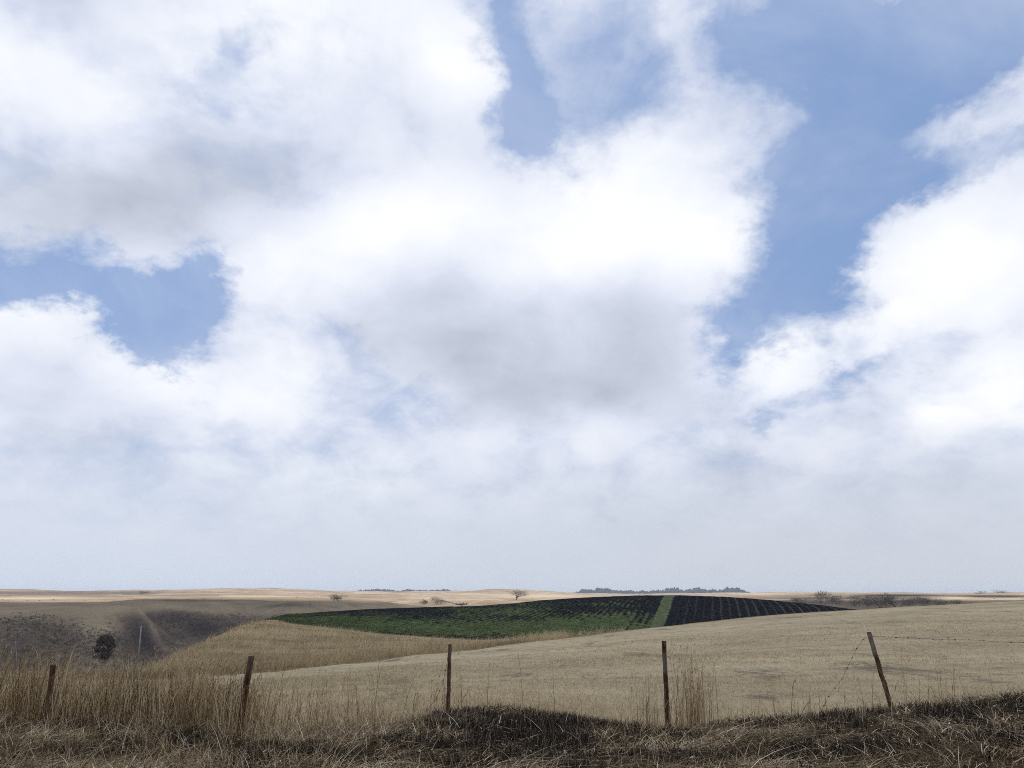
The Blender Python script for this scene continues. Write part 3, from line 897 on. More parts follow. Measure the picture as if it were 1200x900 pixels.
# mown stubble on the meadow
x, y, z = scatter(135000, 3.95, 5.6, -38, 40, 0.75)
n = len(x)
pt = fbm(x * 0.4, y, 3.0, 4, 44)
rr = np.hypot(x, y)
hgt = rng.uniform(0.03, 0.10, n) * (1 + 0.7 * sstep(pt, 0.0, 0.3)) * (1 + 0.8 * (1 - sstep(rr, 14, 24)))
x, y, z, hgt, pt, rr = keep(rng.uniform(0, 1, n) < 0.7 + 0.6 * pt + 0.25 * (rr < 26), x, y, z, hgt, pt, rr)
n = len(x)
o = blades("stubble", np.stack([x, y, z], 1), hgt, rng.normal(0, 0.9, (n, 2)), rng.uniform(0.006, 0.011, n) * np.maximum(1, rr / 22), M_stub, 2, rng.beta(2, 2, n))
tag(o, "pale mown stubble covering the meadow behind the fence", "stubble", kind='stuff')

# uncut tufts on the nose of the hill
x, y, z = scatter(60000, 6.02, 7.98, -32, 8, 0.8)
x2, y2, z2 = scatter(9000, 6.0, 6.12, -32, 4)
x3, y3, z3 = scatter(26000, 4.3, 6.05, -38, -20.5)
x, y, z = (np.concatenate(v) for v in ((x, x2, x3), (y, y2, y3), (z, z2, z3)))
n = len(x)
pt = fbm(x, y, 7.0, 5, 45, 0.6)
rr = np.hypot(x, y)
hgt = rng.uniform(0.2, 0.75, n) * np.clip(0.8 + 1.5 * pt, 0.25, 1.8)
o = blades("tufted_grass", np.stack([x, y, z - 0.03], 1), hgt, rng.normal(0.15, 0.5, (n, 2)), rng.uniform(0.012, 0.035, n) * np.maximum(rr, 22) / 60, M_tuft, 2, np.clip(rng.beta(2, 2, n) + 1.1 * pt, 0, 1))
tag(o, "uncut tawny grass tufts on the slope below the green field", "grass", kind='stuff')

# seedlings of the crop
x, y, z = scatter(46000, 8.02, 8.95, -17, 9, 0.9)
px, py = project(x, y, z)
s_ = x * rx_ + y * ry_ - LANE_S
gm = blobmask(px, py, [(400, 727, 90, 7, 0.5), (480, 740, 120, 9, 0.6), (620, 738, 90, 9, 0.8), (700, 730, 60, 10, 0.8), (590, 716, 70, 7, 0.6)])
gm = gm + 0.9 * fbm(x, y, 9, 4, 46)
x, y, z = keep((rng.uniform(0, 1, len(x)) < gm) & (s_ < -2.0), x, y, z)
n = len(x)
o = blades("crop_sprouts", np.stack([x, y, z], 1), rng.uniform(0.15, 0.35, n), rng.normal(0, 0.5, (n, 2)), rng.uniform(0.08, 0.2, n), M_sprout, 2)
tag(o, "young green crop sprouting along the rows of the dark field", "crop", kind='stuff')

# bare scrub in the ravine
x, y, z = scatter(44000, 10.9, 12.2, -58, -12)
px, py = project(x, y, z)
lost = np.degrees(np.arctan2(x, y)) < -33.0
py = np.where(lost, 450 + F * np.tan(np.arctan2(EYE - z, np.hypot(x, y)) + PITCH), py)
px = np.where(lost, -40.0, px)
sm = 0.5 * sstep(py, 714, 728) * (1 - sstep(px, 330, 450)) + blobmask(px, py, [(60, 750, 80, 18, 0.3), (175, 748, 26, 22, 0.45), (235, 728, 40, 16, 0.4), (110, 735, 25, 14, -0.25)])
rr = np.hypot(x, y)
az = np.degrees(np.arctan2(x, y))
da = np.radians(az - np.interp(rr, SP[0][0], SP[0][1])) * rr
sm = sm * (1 - np.exp(-(da / 8.0) ** 2)) + 0.5 * fbm(x, y, 22, 4, 47)
sm = sm * sstep(py, 711, 724) * sstep(sm, 0.22, 0.42)
x, y, z, rr = keep((rng.uniform(0, 1, len(x)) < sm), x, y, z, rr)
xf, yf, zf = scatter(26000, 11.0, 13.0, -36, 36)
fm = fbm(xf, yf, 130, 5, 48, 0.6)
xf, yf, zf = keep(rng.uniform(0, 1, len(xf)) < sstep(fm, 0.15, 0.5) * 0.03, xf, yf, zf)
gx, gy, gz = [], [], []
for i in range(240):
    t_ = rng.uniform(0, 1) ** 0.7
    gr_ = SP[11][0][-1] + (SP[11][0][0] - SP[11][0][-1]) * t_
    ga_ = math.radians(np.interp(gr_, SP[11][0], SP[11][1])) + rng.normal(0, 0.8 + 2.0 * t_) / gr_
    gx.append(gr_ * math.sin(ga_)); gy.append(gr_ * math.cos(ga_))
gx, gy = np.array(gx), np.array(gy)
gz = ground(gx, gy)[0]
x, y, z = (np.concatenate(v) for v in ((x, xf, gx), (y, yf, gy), (z, zf, gz)))
big = np.concatenate([np.ones(len(rr)), np.full(len(xf), 1.5), np.full(len(gx), 2.6)])
m = 5
n = len(x) * m
hh = np.repeat(rng.uniform(0.35, 1.05, len(x)) * big, m) * rng.uniform(0.6, 1.0, n)
tn = np.repeat(rng.uniform(0, 1, len(x)), m) * 0.7 + rng.uniform(0, 0.3, n)
tn = np.where(np.repeat(big, m) == 1.5, 0.75 + 0.25 * tn, tn)
root = np.repeat(np.stack([x, y, z], 1), m, 0)
root[:, :2] += rng.normal(0, 0.5, (n, 2))
o = blades("scrub", root, hh, rng.normal(0, 0.6, (n, 2)), rng.uniform(0.15, 0.4, n) * np.repeat(big, m), M_scrub, 2, tn)
tag(o, "bare dark scrub covering the far slope of the ravine", "scrub", kind='stuff')


# tall dry grass along the fence
def tall(name, x, y, z, hmin, hmax, label, wind=0.16, parent=None, heads=0.5, wmul=1.0, pale=0.0):
    n = len(x)
    hgt = rng.uniform(hmin, hmax, n) * (1 + 0.75 * fbm(x, y, 0.9, 3, 57)) * rng.choice([1.0, 0.82, 0.6], n, p=[0.6, 0.25, 0.15])
    lean = np.stack([rng.normal(0.02, wind, n), rng.normal(0, wind, n)], 1)
    tone = np.clip(rng.beta(0.75, 0.85, n) + pale, 0, 1)
    roots, hs, ls, ws, tns, dr = [np.stack([x, y, z - 0.02], 1)], [hgt], [lean], [rng.uniform(0.007, 0.0125, n) * wmul], [tone], [np.zeros(n)]
    # long leaves leaving the stem part of the way up and arching over
    k_ = rng.integers(0, n, int(n * 1.1))
    fr = rng.uniform(0.15, 0.85, len(k_))
    c = roots[0][k_].copy()
    c[:, :2] += lean[k_] * (hgt[k_] * (0.35 * fr + 0.65 * fr * fr))[:, None]
    c[:, 2] += hgt[k_] * fr
    lh = rng.uniform(0.12, 0.35, len(k_)) * (1 + 0.7 * (rng.uniform(0, 1, len(k_)) > 0.9))
    an = np.where(rng.uniform(0, 1, len(k_)) > 0.5, rng.uniform(0, 2 * np.pi, len(k_)), rng.normal(0.1, 0.6, len(k_)))
    roots.append(c); hs.append(lh); ls.append(np.stack([np.cos(an), np.sin(an)], 1) * rng.uniform(0.2, 1.3, len(k_))[:, None])
    ws.append(rng.uniform(0.004, 0.008, len(k_)) * wmul); tns.append(np.clip(tone[k_] + rng.normal(0, 0.15, len(k_)), 0, 1)); dr.append(rng.uniform(0.2, 1.3, len(k_)))
    # feathery heads blown over to the right
    k_ = np.where((rng.uniform(0, 1, n) < heads) & (hgt > hmin))[0]
    k_ = np.repeat(k_, 4)
    c = roots[0][k_].copy()
    c[:, :2] += lean[k_] * hgt[k_][:, None]
    c[:, 2] += hgt[k_] * 0.98 - rng.uniform(0, 0.06, len(k_))
    lh = rng.uniform(0.05, 0.12, len(k_))
    roots.append(c); hs.append(lh); ls.append(np.stack([rng.normal(0.9, 0.7, len(k_)), rng.normal(0, 0.5, len(k_))], 1))
    ws.append(np.full(len(k_), 0.006) * wmul); tns.append(np.clip(rng.normal(0.62, 0.2, len(k_)), 0, 1)); dr.append(rng.uniform(0.3, 1.0, len(k_)))
    cat_ = lambda v: np.concatenate(v)
    o = blades(name, cat_(roots), cat_(hs), cat_(ls), cat_(ws), M_tall, 4, cat_(tns), cat_(dr), parent)
    tag(o, label, "grass", kind='stuff')
    return o


x, y, z = scatter(54000, 2.97, 4.5, -52, -3.5)
px, py = project(x, y, z)
den = sstep(fbm(x, y, 0.75, 4, 51, 0.6), -0.28, 0.30) ** 1.3 * (1 - 0.82 * sstep(px, 265, 320)) * (1 - 0.5 * sstep(px, 400, 500)) * sstep(py, 905, 855)
kk = ground(x, y, False)[1]
den = den * np.where(px > 300, 1 - 0.5 * sstep(kk, 3.6, 4.2), 1.0)
x, y, z, px = keep(rng.uniform(0, 1, len(x)) < den * 0.42, x, y, z, px)
a_ = px < 300
tall("tall_grass", x[a_], y[a_], z[a_], 0.50, 0.88, "thick stand of tall dry grass along the fence round the two leaning dark posts")
tall("sparse_grass", x[~a_], y[~a_], z[~a_], 0.35, 0.9, "thinner tall dry grass between the leaning dark post and the upright rusty post", heads=0.35, pale=0.1)


def clump(cx, py, r, sx, sy, n):
    p = place(cx, py, r)
    x = p.x + rng.normal(0, sx, n)
    y = p.y + rng.normal(0, sy, n)
    return x, y, ground(x, y)[0]


x, y, z = (np.concatenate(v) for v in zip(clump(806, 850, 12.2, 0.15, 0.12, 120), clump(822, 850, 12.2, 0.08, 0.1, 40), clump(764, 850, 12.2, 0.14, 0.1, 34)))
tall("grass_clump", x, y, z, 0.55, 1.15, "clump of tall dry grass growing round the foot of the paint-worn post", 0.07, heads=0.4, pale=0.3)
x, y, z = (np.concatenate(v) for v in zip(clump(1000, 845, 12.6, 1.0, 0.3, 60), clump(1115, 830, 13.4, 0.03, 0.1, 7), clump(1105, 830, 13.4, 0.03, 0.1, 4), clump(648, 850, 12.5, 0.03, 0.1, 4), clump(545, 840, 13, 0.03, .1, 4),
                                          clump(535, 840, 13, 0.4, .3, 24), clump(930, 850, 12.6, .3, .1, 12), clump(750, 855, 12, .1, .1, 8), clump(640, 850, 12.3, .8, .1, 14)))
tall("grass_stalks", x, y, z, 0.3, 0.85, "few lone dry grass stalks standing up along the top of the bank", 0.08, heads=0.3, pale=0.25)


# ------------------------------------------------------------------ fence posts and wire
def bm_obj(name, bm, mat, parent=None, smooth=False):
    me = bpy.data.meshes.new(name)
    bmesh.ops.recalc_face_normals(bm, faces=bm.faces)
    bm.to_mesh(me)
    bm.free()
    if smooth:
        for p in me.polygons:
            p.use_smooth = True
    me.materials.append(mat)
    o = bpy.data.objects.new(name, me)
    o.parent = parent
    col.objects.link(o)
    return o


def tube(bm, pts, rad, sides=6, cap=True):
    """Round bar along points; rad is a number or one value for each point."""
    pts = [Vector(p) for p in pts]
    rads = rad if hasattr(rad, '__len__') else [rad] * len(pts)
    rings = []
    for i, p in enumerate(pts):
        t = (pts[min(i + 1, len(pts) - 1)] - pts[max(i - 1, 0)]).normalized()
        u = t.cross(Vector((0.31, 0.2, 0.93)) if abs(t.z) < 0.9 else Vector((1, 0.1, 0))).normalized()
        w = t.cross(u)
        rings.append([bm.verts.new(p + (u * math.cos(2 * math.pi * k_ / sides) + w * math.sin(2 * math.pi * k_ / sides)) * rads[i]) for k_ in range(sides)])
    for a, b_ in zip(rings, rings[1:]):
        for k_ in range(sides):
            bm.faces.new((a[k_], a[(k_ + 1) % sides], b_[(k_ + 1) % sides], b_[k_]))
    if cap and sides > 2:
        bm.faces.new(rings[0][::-1])
        bm.faces.new(rings[-1])


def angle_iron(height, leg, seed):
    """L-section bar with a worn, slightly wavy edge."""
    rnd = random.Random(seed)
    th = 0.008
    sec = [(-leg, 0), (0, 0), (0, leg), (-th, leg), (-th, th), (-leg, th)]
    bm = bmesh.new()
    rings = []
    for i in range(15):
        z_ = -0.3 + (height + 0.3) * i / 14
        dx, dy = rnd.gauss(0, 0.0025), rnd.gauss(0, 0.0025)
        rings.append([bm.verts.new((sx + dx + (leg / 2), sy + dy, z_)) for sx, sy in sec])
    for a, b_ in zip(rings, rings[1:]):
        for k_ in range(6):
            bm.faces.new((a[k_], a[(k_ + 1) % 6], b_[(k_ + 1) % 6], b_[k_]))
    bm.faces.new(rings[0][::-1])
    bm.faces.new(rings[-1])
    return bm


POSTS = [  # top pixel, base pixel, distance, leg, turn, paint, label
    ((60, 779), (52, 846), 12.1, 0.050, 0.3, 0.0, "dark iron post half buried in tall grass, left end of the fence"),
    ((297, 769), (281, 864), 11.3, 0.056, 0.5, 0.25, "dark iron post leaning right in front of tall grass"),
    ((529, 755), (526, 839), 12.4, 0.056, -0.3, 0.45, "upright rusty iron post standing on the charred mound"),
    ((780, 751), (785, 853), 12.1, 0.056, 0.2, 1.0, "rusty iron post with pale worn paint beside the grass clump"),
    ((1016, 741), (1044, 836), 12.6, 0.060, -0.15, 0.9, "rusty iron post leaning left with barbed wire on its top"),
]
post_tops = []
for i, (tp, bp, r, leg, turn, paint, label) in enumerate(POSTS):
    b0 = place(bp[0], bp[1], r)
    b0.z = ground_z(b0.x, b0.y)
    # the top lies in the plane across the line of sight through the base
    d = ray(*tp)
    n_ = Vector((b0.x, b0.y, 0)).normalized()
    t0 = Vector((0, 0, EYE)) + d * ((b0 - Vector((0, 0, EYE))).dot(n_) / d.dot(n_))
    ax = t0 - b0
    root = empty("fence_post", b0)
    q_ = ax.to_track_quat('Z', 'Y')
    root.rotation_mode = 'QUATERNION'
    root.rotation_quaternion = q_ @ Matrix.Rotation(turn, 3, 'Z').to_quaternion()
    tag(root, label, "fence post", "rusty iron posts of the old wire fence")
    sh = bm_obj("shaft", angle_iron(ax.length, leg, i), M_rust, root)
    pa_ = sh.data.attributes.new("paint", 'FLOAT', 'POINT')
    pa_.data.foreach_set("value", np.full(len(sh.data.vertices), paint, np.float32))
    # bolts that once held the wires
    for fr in (0.93, 0.62, 0.33):
        bm = bmesh.new()
        tube(bm, [(0.0, -0.006, ax.length * fr), (0.0, 0.018, ax.length * fr)], 0.009, 6)
        bm_obj("bolt", bm, M_rust, root)
    post_tops.append((b0, ax))


def wire(name, pts, label, cat, barbs=True, seed=0):
    """Two-strand wire through points (smoothed), with a four-point barb every 12 cm or so."""
    rnd = random.Random(seed)
    pts = [Vector(p) for p in pts]
    fine_ = []
    for i in range(len(pts) - 1):
        p0, p1, p2, p3 = pts[max(i - 1, 0)], pts[i], pts[i + 1], pts[min(i + 2, len(pts) - 1)]
        for j in range(8):
            t = j / 8
            fine_.append(0.5 * ((2 * p1) + (p2 - p0) * t + (2 * p0 - 5 * p1 + 4 * p2 - p3) * t * t + (3 * p1 - p0 - 3 * p2 + p3) * t ** 3))
    fine_.append(pts[-1])
    root = empty(name, pts[0])
    tag(root, label, cat)
    bm = bmesh.new()
    tube(bm, [p - pts[0] for p in fine_], 0.0017, 5)
    bm_obj("strand", bm, M_wire, root)
    if barbs:
        acc = 0.1
        proto = None
        for a, b_ in zip(fine_, fine_[1:]):
            acc -= (b_ - a).length
            if acc < 0:
                acc = 0.14
                if proto is None:
                    bm = bmesh.new()
                    for v in ((1, 0.2, 0.8), (0.8, -0.3, -1), (-0.7, 0.5, 1), (-1, 0.1, -0.6)):
                        v = Vector(v).normalized() * 0.015
                        tube(bm, [Vector((0, 0, 0)), v], [0.003, 0.0012], 4)
                    tube(bm, [(-0.012, 0, 0), (0.012, 0, 0)], 0.0042, 5)
                    o = bm_obj("barb", bm, M_wire, root)
                    proto = o
                else:
                    o = proto.copy()
                    col.objects.link(o)
                    o.parent = root
                o.location = a - pts[0]
                o.rotation_euler = (rnd.uniform(0, 6), rnd.uniform(-0.4, 0.4), rnd.uniform(-0.4, 0.4))
    return root


b0, ax = post_tops[4]
top4 = b0 + ax * 0.955
w_r = [top4, place(1050, 747, 12.6), place(1085, 748.2, 12.7), place(1100, 749.6, 12.7), place(1140, 750, 12.85), place(1165, 752, 12.9), place(1200, 753, 13.0), place(1260, 752, 13.2)]
wire("barbed_wire", w_r, "slack barbed wire running right from the top of the left-leaning post", "barbed wire", True, 1)
p_end = place(957, 838, 12.3)
p_end.z = ground_z(p_end.x, p_end.y) + 0.01
wire("fence_wire", [top4 + Vector((-0.03, -0.02, 0)), place(1004, 760, 12.5), place(995, 778, 12.45), place(985, 798, 12.4), place(971, 816, 12.35), p_end],
     "broken wire drooping from the left-leaning post down to the bank", "wire", True, 2)
b0, ax = post_tops[2]
p_end = place(489, 846, 12.3)
p_end.z = ground_z(p_end.x, p_end.y) + 0.01
wire("fence_wire", [b0 + ax * 0.87 + Vector((-0.04, -0.02, 0)), place(522, 786, 12.4), place(517, 805, 12.38), place(508, 823, 12.35), p_end],
     "broken wire hanging from the upright rusty post on the charred mound", "wire", True, 3)

# ------------------------------------------------------------------ pole in the ravine
tp = place(165.5, 733, 110)
bx, by = place(163.2, 778, 110).xy
bz = ground_z(bx, by) - 0.3
root = empty("pole", (bx, by, bz))
tag(root, "thin pale pole standing alone in the ravine behind the tall grass", "pole")
bm = bmesh.new()
v = Vector((tp.x - bx, tp.y - by, tp.z - bz))
tube(bm, [v * 0, v * 0.33, v * 0.66, v], [0.12, 0.11, 0.095, 0.085], 10)
bm_obj("shaft", bm, M_pole, root, True)
bm = bmesh.new()
tube(bm, [v, v * 1.004 + Vector((0, 0, 0.02)), v + Vector((0, 0, 0.07))], [0.095, 0.09, 0.02], 10)
bm_obj("cap", bm, M_pole, root, True)


# ------------------------------------------------------------------ trees and shrubs
def bare_plant(name, base, height, width, rnd_seed, label, cat, group, twig_mat, stems=1, twig_w=0.2, count=420):
    """Leafless tree (one trunk) or shrub (several stems): limbs reach into a rounded, uneven crown of fine twigs."""
    rnd = random.Random(rnd_seed)
    root = empty(name, base)
    tag(root, label, cat, group)
    lumps = []                                  # the crown is a few overlapping lumps
    z0 = 0.16 if stems == 1 else 0.04
    for i in range(9):
        a = rnd.uniform(0, 2 * math.pi)
        q = math.sqrt(rnd.random()) * 0.62
        c = Vector((math.cos(a) * q * width / 2, math.sin(a) * q * width / 2, height * rnd.uniform(z0 + 0.16, 0.76 - 0.3 * q)))
        lumps.append((c, width * rnd.uniform(0.17, 0.27), height * rnd.uniform(0.18, 0.27)))
    bm = bmesh.new()
    limbs = []
    w0 = height * (0.03 if stems == 1 else 0.012)
    fork = Vector((0, 0, height * 0.15))
    if stems == 1:
        tube(bm, [(0, 0, -0.2), fork * 0.5 + Vector((0.02 * height, 0, 0)), fork], [w0 * 1.3, w0, w0 * 0.85], 7)
    for c, rw, rh in lumps:
        s0 = fork if stems == 1 else Vector((c.x * 0.12, c.y * 0.12, -0.1))
        mid = s0.lerp(c, 0.55) + Vector((rnd.gauss(0, 0.03), rnd.gauss(0, 0.03), 0.05)) * height
        pts = [s0, s0.lerp(mid, 0.5) + Vector((rnd.gauss(0, 0.015), rnd.gauss(0, 0.015), 0.03)) * height, mid, c]
        tube(bm, pts, [w0 * 0.7, w0 * 0.55, w0 * 0.4, w0 * 0.2], 5, False)
        limbs.append(pts)
        for k_ in range(5):
            t_ = rnd.uniform(0.35, 1.0)
            p_ = mid.lerp(c, t_) if t_ > 0.5 else s0.lerp(mid, 0.5 + t_)
            e_ = c + Vector((rnd.gauss(0, rw * 0.7), rnd.gauss(0, rw * 0.7), abs(rnd.gauss(0, rh * 0.8))))
            tube(bm, [p_, p_.lerp(e_, 0.5) + Vector((0, 0, 0.02 * height)), e_], [w0 * 0.3, w0 * 0.2, w0 * 0.08], 4, False)
    bm_obj("trunk" if stems == 1 else "stems", bm, M_bark, root)
    A, B = [], []
    for c, rw, rh in lumps:
        for k_ in range(count // 9):
            d = Vector((rnd.gauss(0, 1), rnd.gauss(0, 1), rnd.gauss(0.25, 0.8))).normalized()
            q = rnd.random() ** 0.45
            p_ = c + Vector((d.x * rw * q, d.y * rw * q, d.z * rh * q))
            dv = (d + Vector((rnd.gauss(0, 0.4), rnd.gauss(0, 0.4), rnd.gauss(0.35, 0.35)))).normalized() * height * rnd.uniform(0.08, 0.20)
            p_.z = max(p_.z, 0.05 * height)
            A.append(p_)
            B.append(p_ + dv)
    A, B = np.array(A), np.array(B)
    n = len(A)
    d = B - A
    d /= np.linalg.norm(d, axis=1)[:, None]
    sd_ = np.cross(d, rng.normal(0, 1, (n, 3)))
    sd_ /= np.linalg.norm(sd_, axis=1)[:, None]
    w = (twig_w * rng.uniform(0.5, 1.0, n))[:, None]
    Vt = np.stack([A - sd_ * w / 2, A + sd_ * w / 2, B], 1).reshape(-1, 3)
    mesh_np("crown", Vt, tris=np.arange(n * 3).reshape(-1, 3), mat=twig_mat, parent=root, attrs={"tone": np.repeat(rng.uniform(0, 1, n), 3)})
    return root


def on_ground(px, py, r):
    p = place(px, py, r)
    return Vector((p.x, p.y, ground_z(p.x, p.y) - 0.1))


def sightline(px, r0, r1, py):
    """Distance between r0 and r1 where the ground is seen at height py in the photograph."""
    best, br = 1e9, r0
    for r in np.linspace(r0, r1, 60):
        p = place(px, py, r)
        e = abs(ground_z(p.x, p.y) - p.z) / r
        if e < best:
            best, br = e, r
    return br


PX_M = lambda r: r / F * 1.04                   # metres covered by one photo pixel at r metres

r = sightline(605, 560, 1100, 701.5)
bare_plant("bare_tree", on_ground(605, 702, r), 12.5 * PX_M(r), 31 * PX_M(r), 3, "round leafless tree on the sunlit hill just behind the green field", "tree", None, M_greyshrub, 1, 0.26, 700)
SHRUBS = [  # px, base py, width px, height px, r0, r1, pale, label
    (397, 704, 24, 9, 560, 760, True, "round pale leafless shrub on the hill above the far end of the ravine", None),
    (496, 708, 12, 6, 560, 900, True, "small pale shrub left of the wide shrub behind the field", None),
    (511, 708, 26, 9, 560, 900, True, "wide pale leafless shrub just behind the dark field's left crest", None),
    (938, 706, 24, 7, 520, 760, False, "low shrub above the row ends, leftmost of the grey thicket", "leafless grey shrubs beyond the drilled field"),
    (961, 707, 34, 14, 520, 760, False, "tall rounded grey shrub, biggest of the left half of the thicket", "leafless grey shrubs beyond the drilled field"),
    (983, 708, 24, 10, 520, 760, False, "medium grey shrub touching the right side of the tall rounded one", "leafless grey shrubs beyond the drilled field"),
    (1001, 710, 28, 11, 520, 760, False, "grey shrub straight above the very tip of the drilled field", "leafless grey shrubs beyond the drilled field"),
    (1016, 711.5, 22, 12, 520, 760, False, "narrow grey shrub between the field tip and the darkest shrub of the thicket", "leafless grey shrubs beyond the drilled field"),
    (1032, 712.5, 30, 16, 520, 760, False, "darkest and tallest grey shrub in the middle of the thicket", "leafless grey shrubs beyond the drilled field"),
    (1050, 712, 28, 13, 520, 760, False, "broad grey shrub touching the right side of the darkest one", "leafless grey shrubs beyond the drilled field"),
    (1067, 711.5, 28, 12, 520, 760, False, "grey shrub on the meadow skyline, third from the thicket's right end", "leafless grey shrubs beyond the drilled field"),
    (1083, 711, 26, 11, 520, 760, False, "grey shrub on the meadow skyline, second from the thicket's right end", "leafless grey shrubs beyond the drilled field"),
    (1100, 710.5, 26, 8, 520, 760, False, "low grey shrub on the meadow skyline, right end of the thicket", "leafless grey shrubs beyond the drilled field"),
    (1126, 709, 26, 6, 520, 800, False, "low brown shrub alone on the meadow skyline below the pale bank", None),
]
for i, (px, py, wpx, hpx, r0, r1, pal, lab, grp) in enumerate(SHRUBS):
    r = sightline(px, r0, r1, py)
    bare_plant("bare_shrub", on_ground(px, py, r), hpx * PX_M(r), wpx * PX_M(r), 20 + i, lab, "shrub", grp, M_paleshrub if pal else M_greyshrub, 6, 0.3, 850)
for px, py, wpx, hpx, r, lab in ((165, 699, 20, 6, 1500, "faint leafless tree on the far plateau above the ravine"),
                                 (1150, 697.5, 14, 5, 0, "far leafless tree on the right skyline, left one of two"),
                                 (1172, 697.5, 17, 6, 0, "far leafless tree on the right skyline, right one of two")):
    r = r or sightline(px, 1200, 2600, py)
    bare_plant("bare_tree", on_ground(px, py, r), hpx * PX_M(r), wpx * PX_M(r), int(px), lab, "tree", None, M_greyshrub, 1, 0.6, 220)

# the dark bush on the slope of the ravine
r = sightline(121, 330, 480, 772)
base = on_ground(121, 772, r)
root = empty("bush", base)
tag(root, "dark rounded bush on the brown slope of the ravine", "bush")
u = PX_M(r) * 0.7
bm = bmesh.new()
rnd = random.Random(5)
for k_ in range(5):
    a = rnd.uniform(0, 6.28)
    tube(bm, [(0.3 * math.cos(a), 0.3 * math.sin(a), 0), (1.2 * math.cos(a), 1.2 * math.sin(a), 9 * u), (2.2 * math.cos(a), 2.2 * math.sin(a), 20 * u)], [0.28, 0.2, 0.08], 6)
bm_obj("trunk", bm, M_bark, root)
C_, T_ = [], []
for cx, cz, rx2, rz2, n in ((-3, 15, 9, 10, 420), (1, 27, 7, 5, 300), (5, 23, 7, 6, 300), (-7, 23, 5, 7, 220), (11, 17, 4, 3, 110), (-2, 7, 10, 7, 300), (7, 9, 5, 6, 120), (-10, 14, 4, 6, 90)):
    v = rng.normal(0, 1, (n, 3))
    v /= np.linalg.norm(v, axis=1)[:, None]
    rad = rng.uniform(0.55, 1.0, n) ** 0.6
    C_.append(np.stack([(cx + v[:, 0] * rad * rx2) * u, v[:, 1] * rad * rx2 * u, np.maximum((cz + v[:, 2] * rad * rz2) * u, 0.2)], 1))
    T_.append(np.clip(rng.uniform(0, 0.7, n), 0, 1))
C_, T_ = np.concatenate(C_), np.concatenate(T_)
n = len(C_)
d1, d2 = rng.normal(0, 0.32, (n, 3)), rng.normal(0, 0.32, (n, 3))
Vt = np.stack([C_ - d1, C_ + d1, C_ + d2], 1).reshape(-1, 3)
mesh_np("crown", Vt, tris=np.arange(n * 3).reshape(-1, 3), mat=M_bush, parent=root, attrs={"tone": np.repeat(T_, 3)})

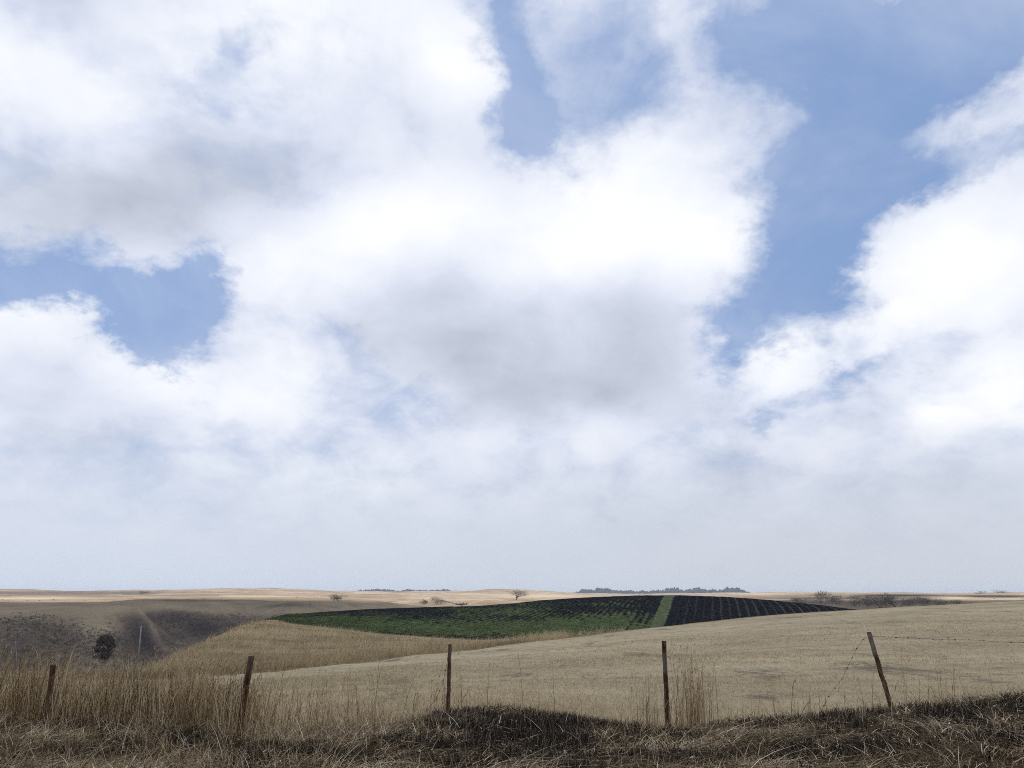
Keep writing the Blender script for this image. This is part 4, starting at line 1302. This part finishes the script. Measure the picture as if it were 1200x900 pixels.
# woods along the far skyline, many kilometres off
Vs, Ts, Tn = [], [], []
WOODS = [(340, 380, 7000, 2.2), (398, 412, 7000, 2.4), (412, 540, 6900, 2.5), (480, 525, 6700, 2.0), (668, 765, 6800, 4.6), (755, 865, 6900, 5.2), (690, 880, 6500, 3.0), (836, 880, 6850, 4.5), (1040, 1075, 6900, 2.2)]
for x0, x1, r, hpx in WOODS:
    n = int((x1 - x0) * 5)
    px = rng.uniform(x0, x1, n)
    env = 0.6 + 0.8 * np.array([vnoise(np.array([p / 9.0]), np.array([r * 1.0]), 61)[0] for p in px]) + 0.4 * rng.uniform(-1, 1, n)
    env *= np.minimum(1, np.minimum(px - x0, x1 - px) / 14 + 0.15)
    for p, e in zip(px, env):
        rr = r + rng.uniform(-250, 250)
        q_ = place(p, 695, rr)
        zg = ground_z(q_.x, q_.y)
        h_ = max(e, 0.1) * hpx * rr / F
        wd = rng.uniform(5, 11)
        k0 = len(Vs)
        m = 6
        for j, (zz, ww) in enumerate(((0.0, 0.7), (0.45, 1.0), (0.8, 0.75))):
            for a in range(m):
                Vs.append((q_.x + wd * ww * math.cos(a * 1.047 + j), q_.y + wd * ww * math.sin(a * 1.047 + j), zg - 2 + h_ * zz + rng.uniform(-1, 1)))
        Vs.append((q_.x, q_.y, zg + h_))
        tn = rng.uniform(0, 1)
        Tn += [tn] * (3 * m + 1)
        for j in range(2):
            for a in range(m):
                a2 = (a + 1) % m
                Ts += [(k0 + j * m + a, k0 + j * m + a2, k0 + (j + 1) * m + a2), (k0 + j * m + a, k0 + (j + 1) * m + a2, k0 + (j + 1) * m + a)]
        for a in range(m):
            Ts.append((k0 + 2 * m + a, k0 + 2 * m + (a + 1) % m, k0 + 3 * m))
o = mesh_np("woods", np.array(Vs), tris=np.array(Ts), mat=M_wood, attrs={"tone": np.array(Tn)})
tag(o, "blue far-off woods along the skyline behind the hills", "woods", kind='stuff')

# ------------------------------------------------------------------ the cloud whose shade lies over the near fields
me = bpy.data.meshes.new("cloud")
bm = bmesh.new()
bmesh.ops.create_icosphere(bm, subdivisions=5, radius=1.0)
for v in bm.verts:
    d = v.co.normalized()
    x1, y1 = np.array([d.x * 3 + d.z]), np.array([d.y * 3 - d.z * 2])
    k_ = 1 + 0.32 * float(fbm(x1, y1, 1.0, 4, 71)[0])
    v.co = Vector((d.x * 1020 * k_, d.y * 640 * k_, (d.z * 260 if d.z > 0 else d.z * 90) * k_))
bm.to_mesh(me)
bm.free()
for p in me.polygons:
    p.use_smooth = True
me.materials.append(M_cloud)
o = bpy.data.objects.new("cloud", me)
o.location = Vector((20, 40, 0)) + sd * (6000 / sd.z)
col.objects.link(o)
tag(o, "white cloud high above the fence, shading the near fields from the sun", "cloud")

# ------------------------------------------------------------------ hazy air
bm = bmesh.new()
bmesh.ops.create_cube(bm, size=1.0)
me = bpy.data.meshes.new("haze")
bm.to_mesh(me)
bm.free()
zmin = -52.0
ZTOP = 48.0
o = bpy.data.objects.new("haze", me)
o.scale = (22400, 22400, ZTOP - zmin)
o.location = (0, 0, (ZTOP + zmin) / 2)
col.objects.link(o)
tag(o, "pale hazy air over the whole landscape", "haze", kind='stuff')
m = bpy.data.materials.new("hazy_air")
m.use_nodes = True
m.node_tree.nodes.clear()
gg = G(m.node_tree)
pv = gg.n('ShaderNodeVolumePrincipled')
pv.inputs['Color'].default_value = (0.76, 0.87, 1.0, 1)
pv.inputs['Density'].default_value = 0.00007
mo = gg.n('ShaderNodeOutputMaterial')
m.node_tree.links.new(pv.outputs[0], mo.inputs['Volume'])
me.materials.append(m)
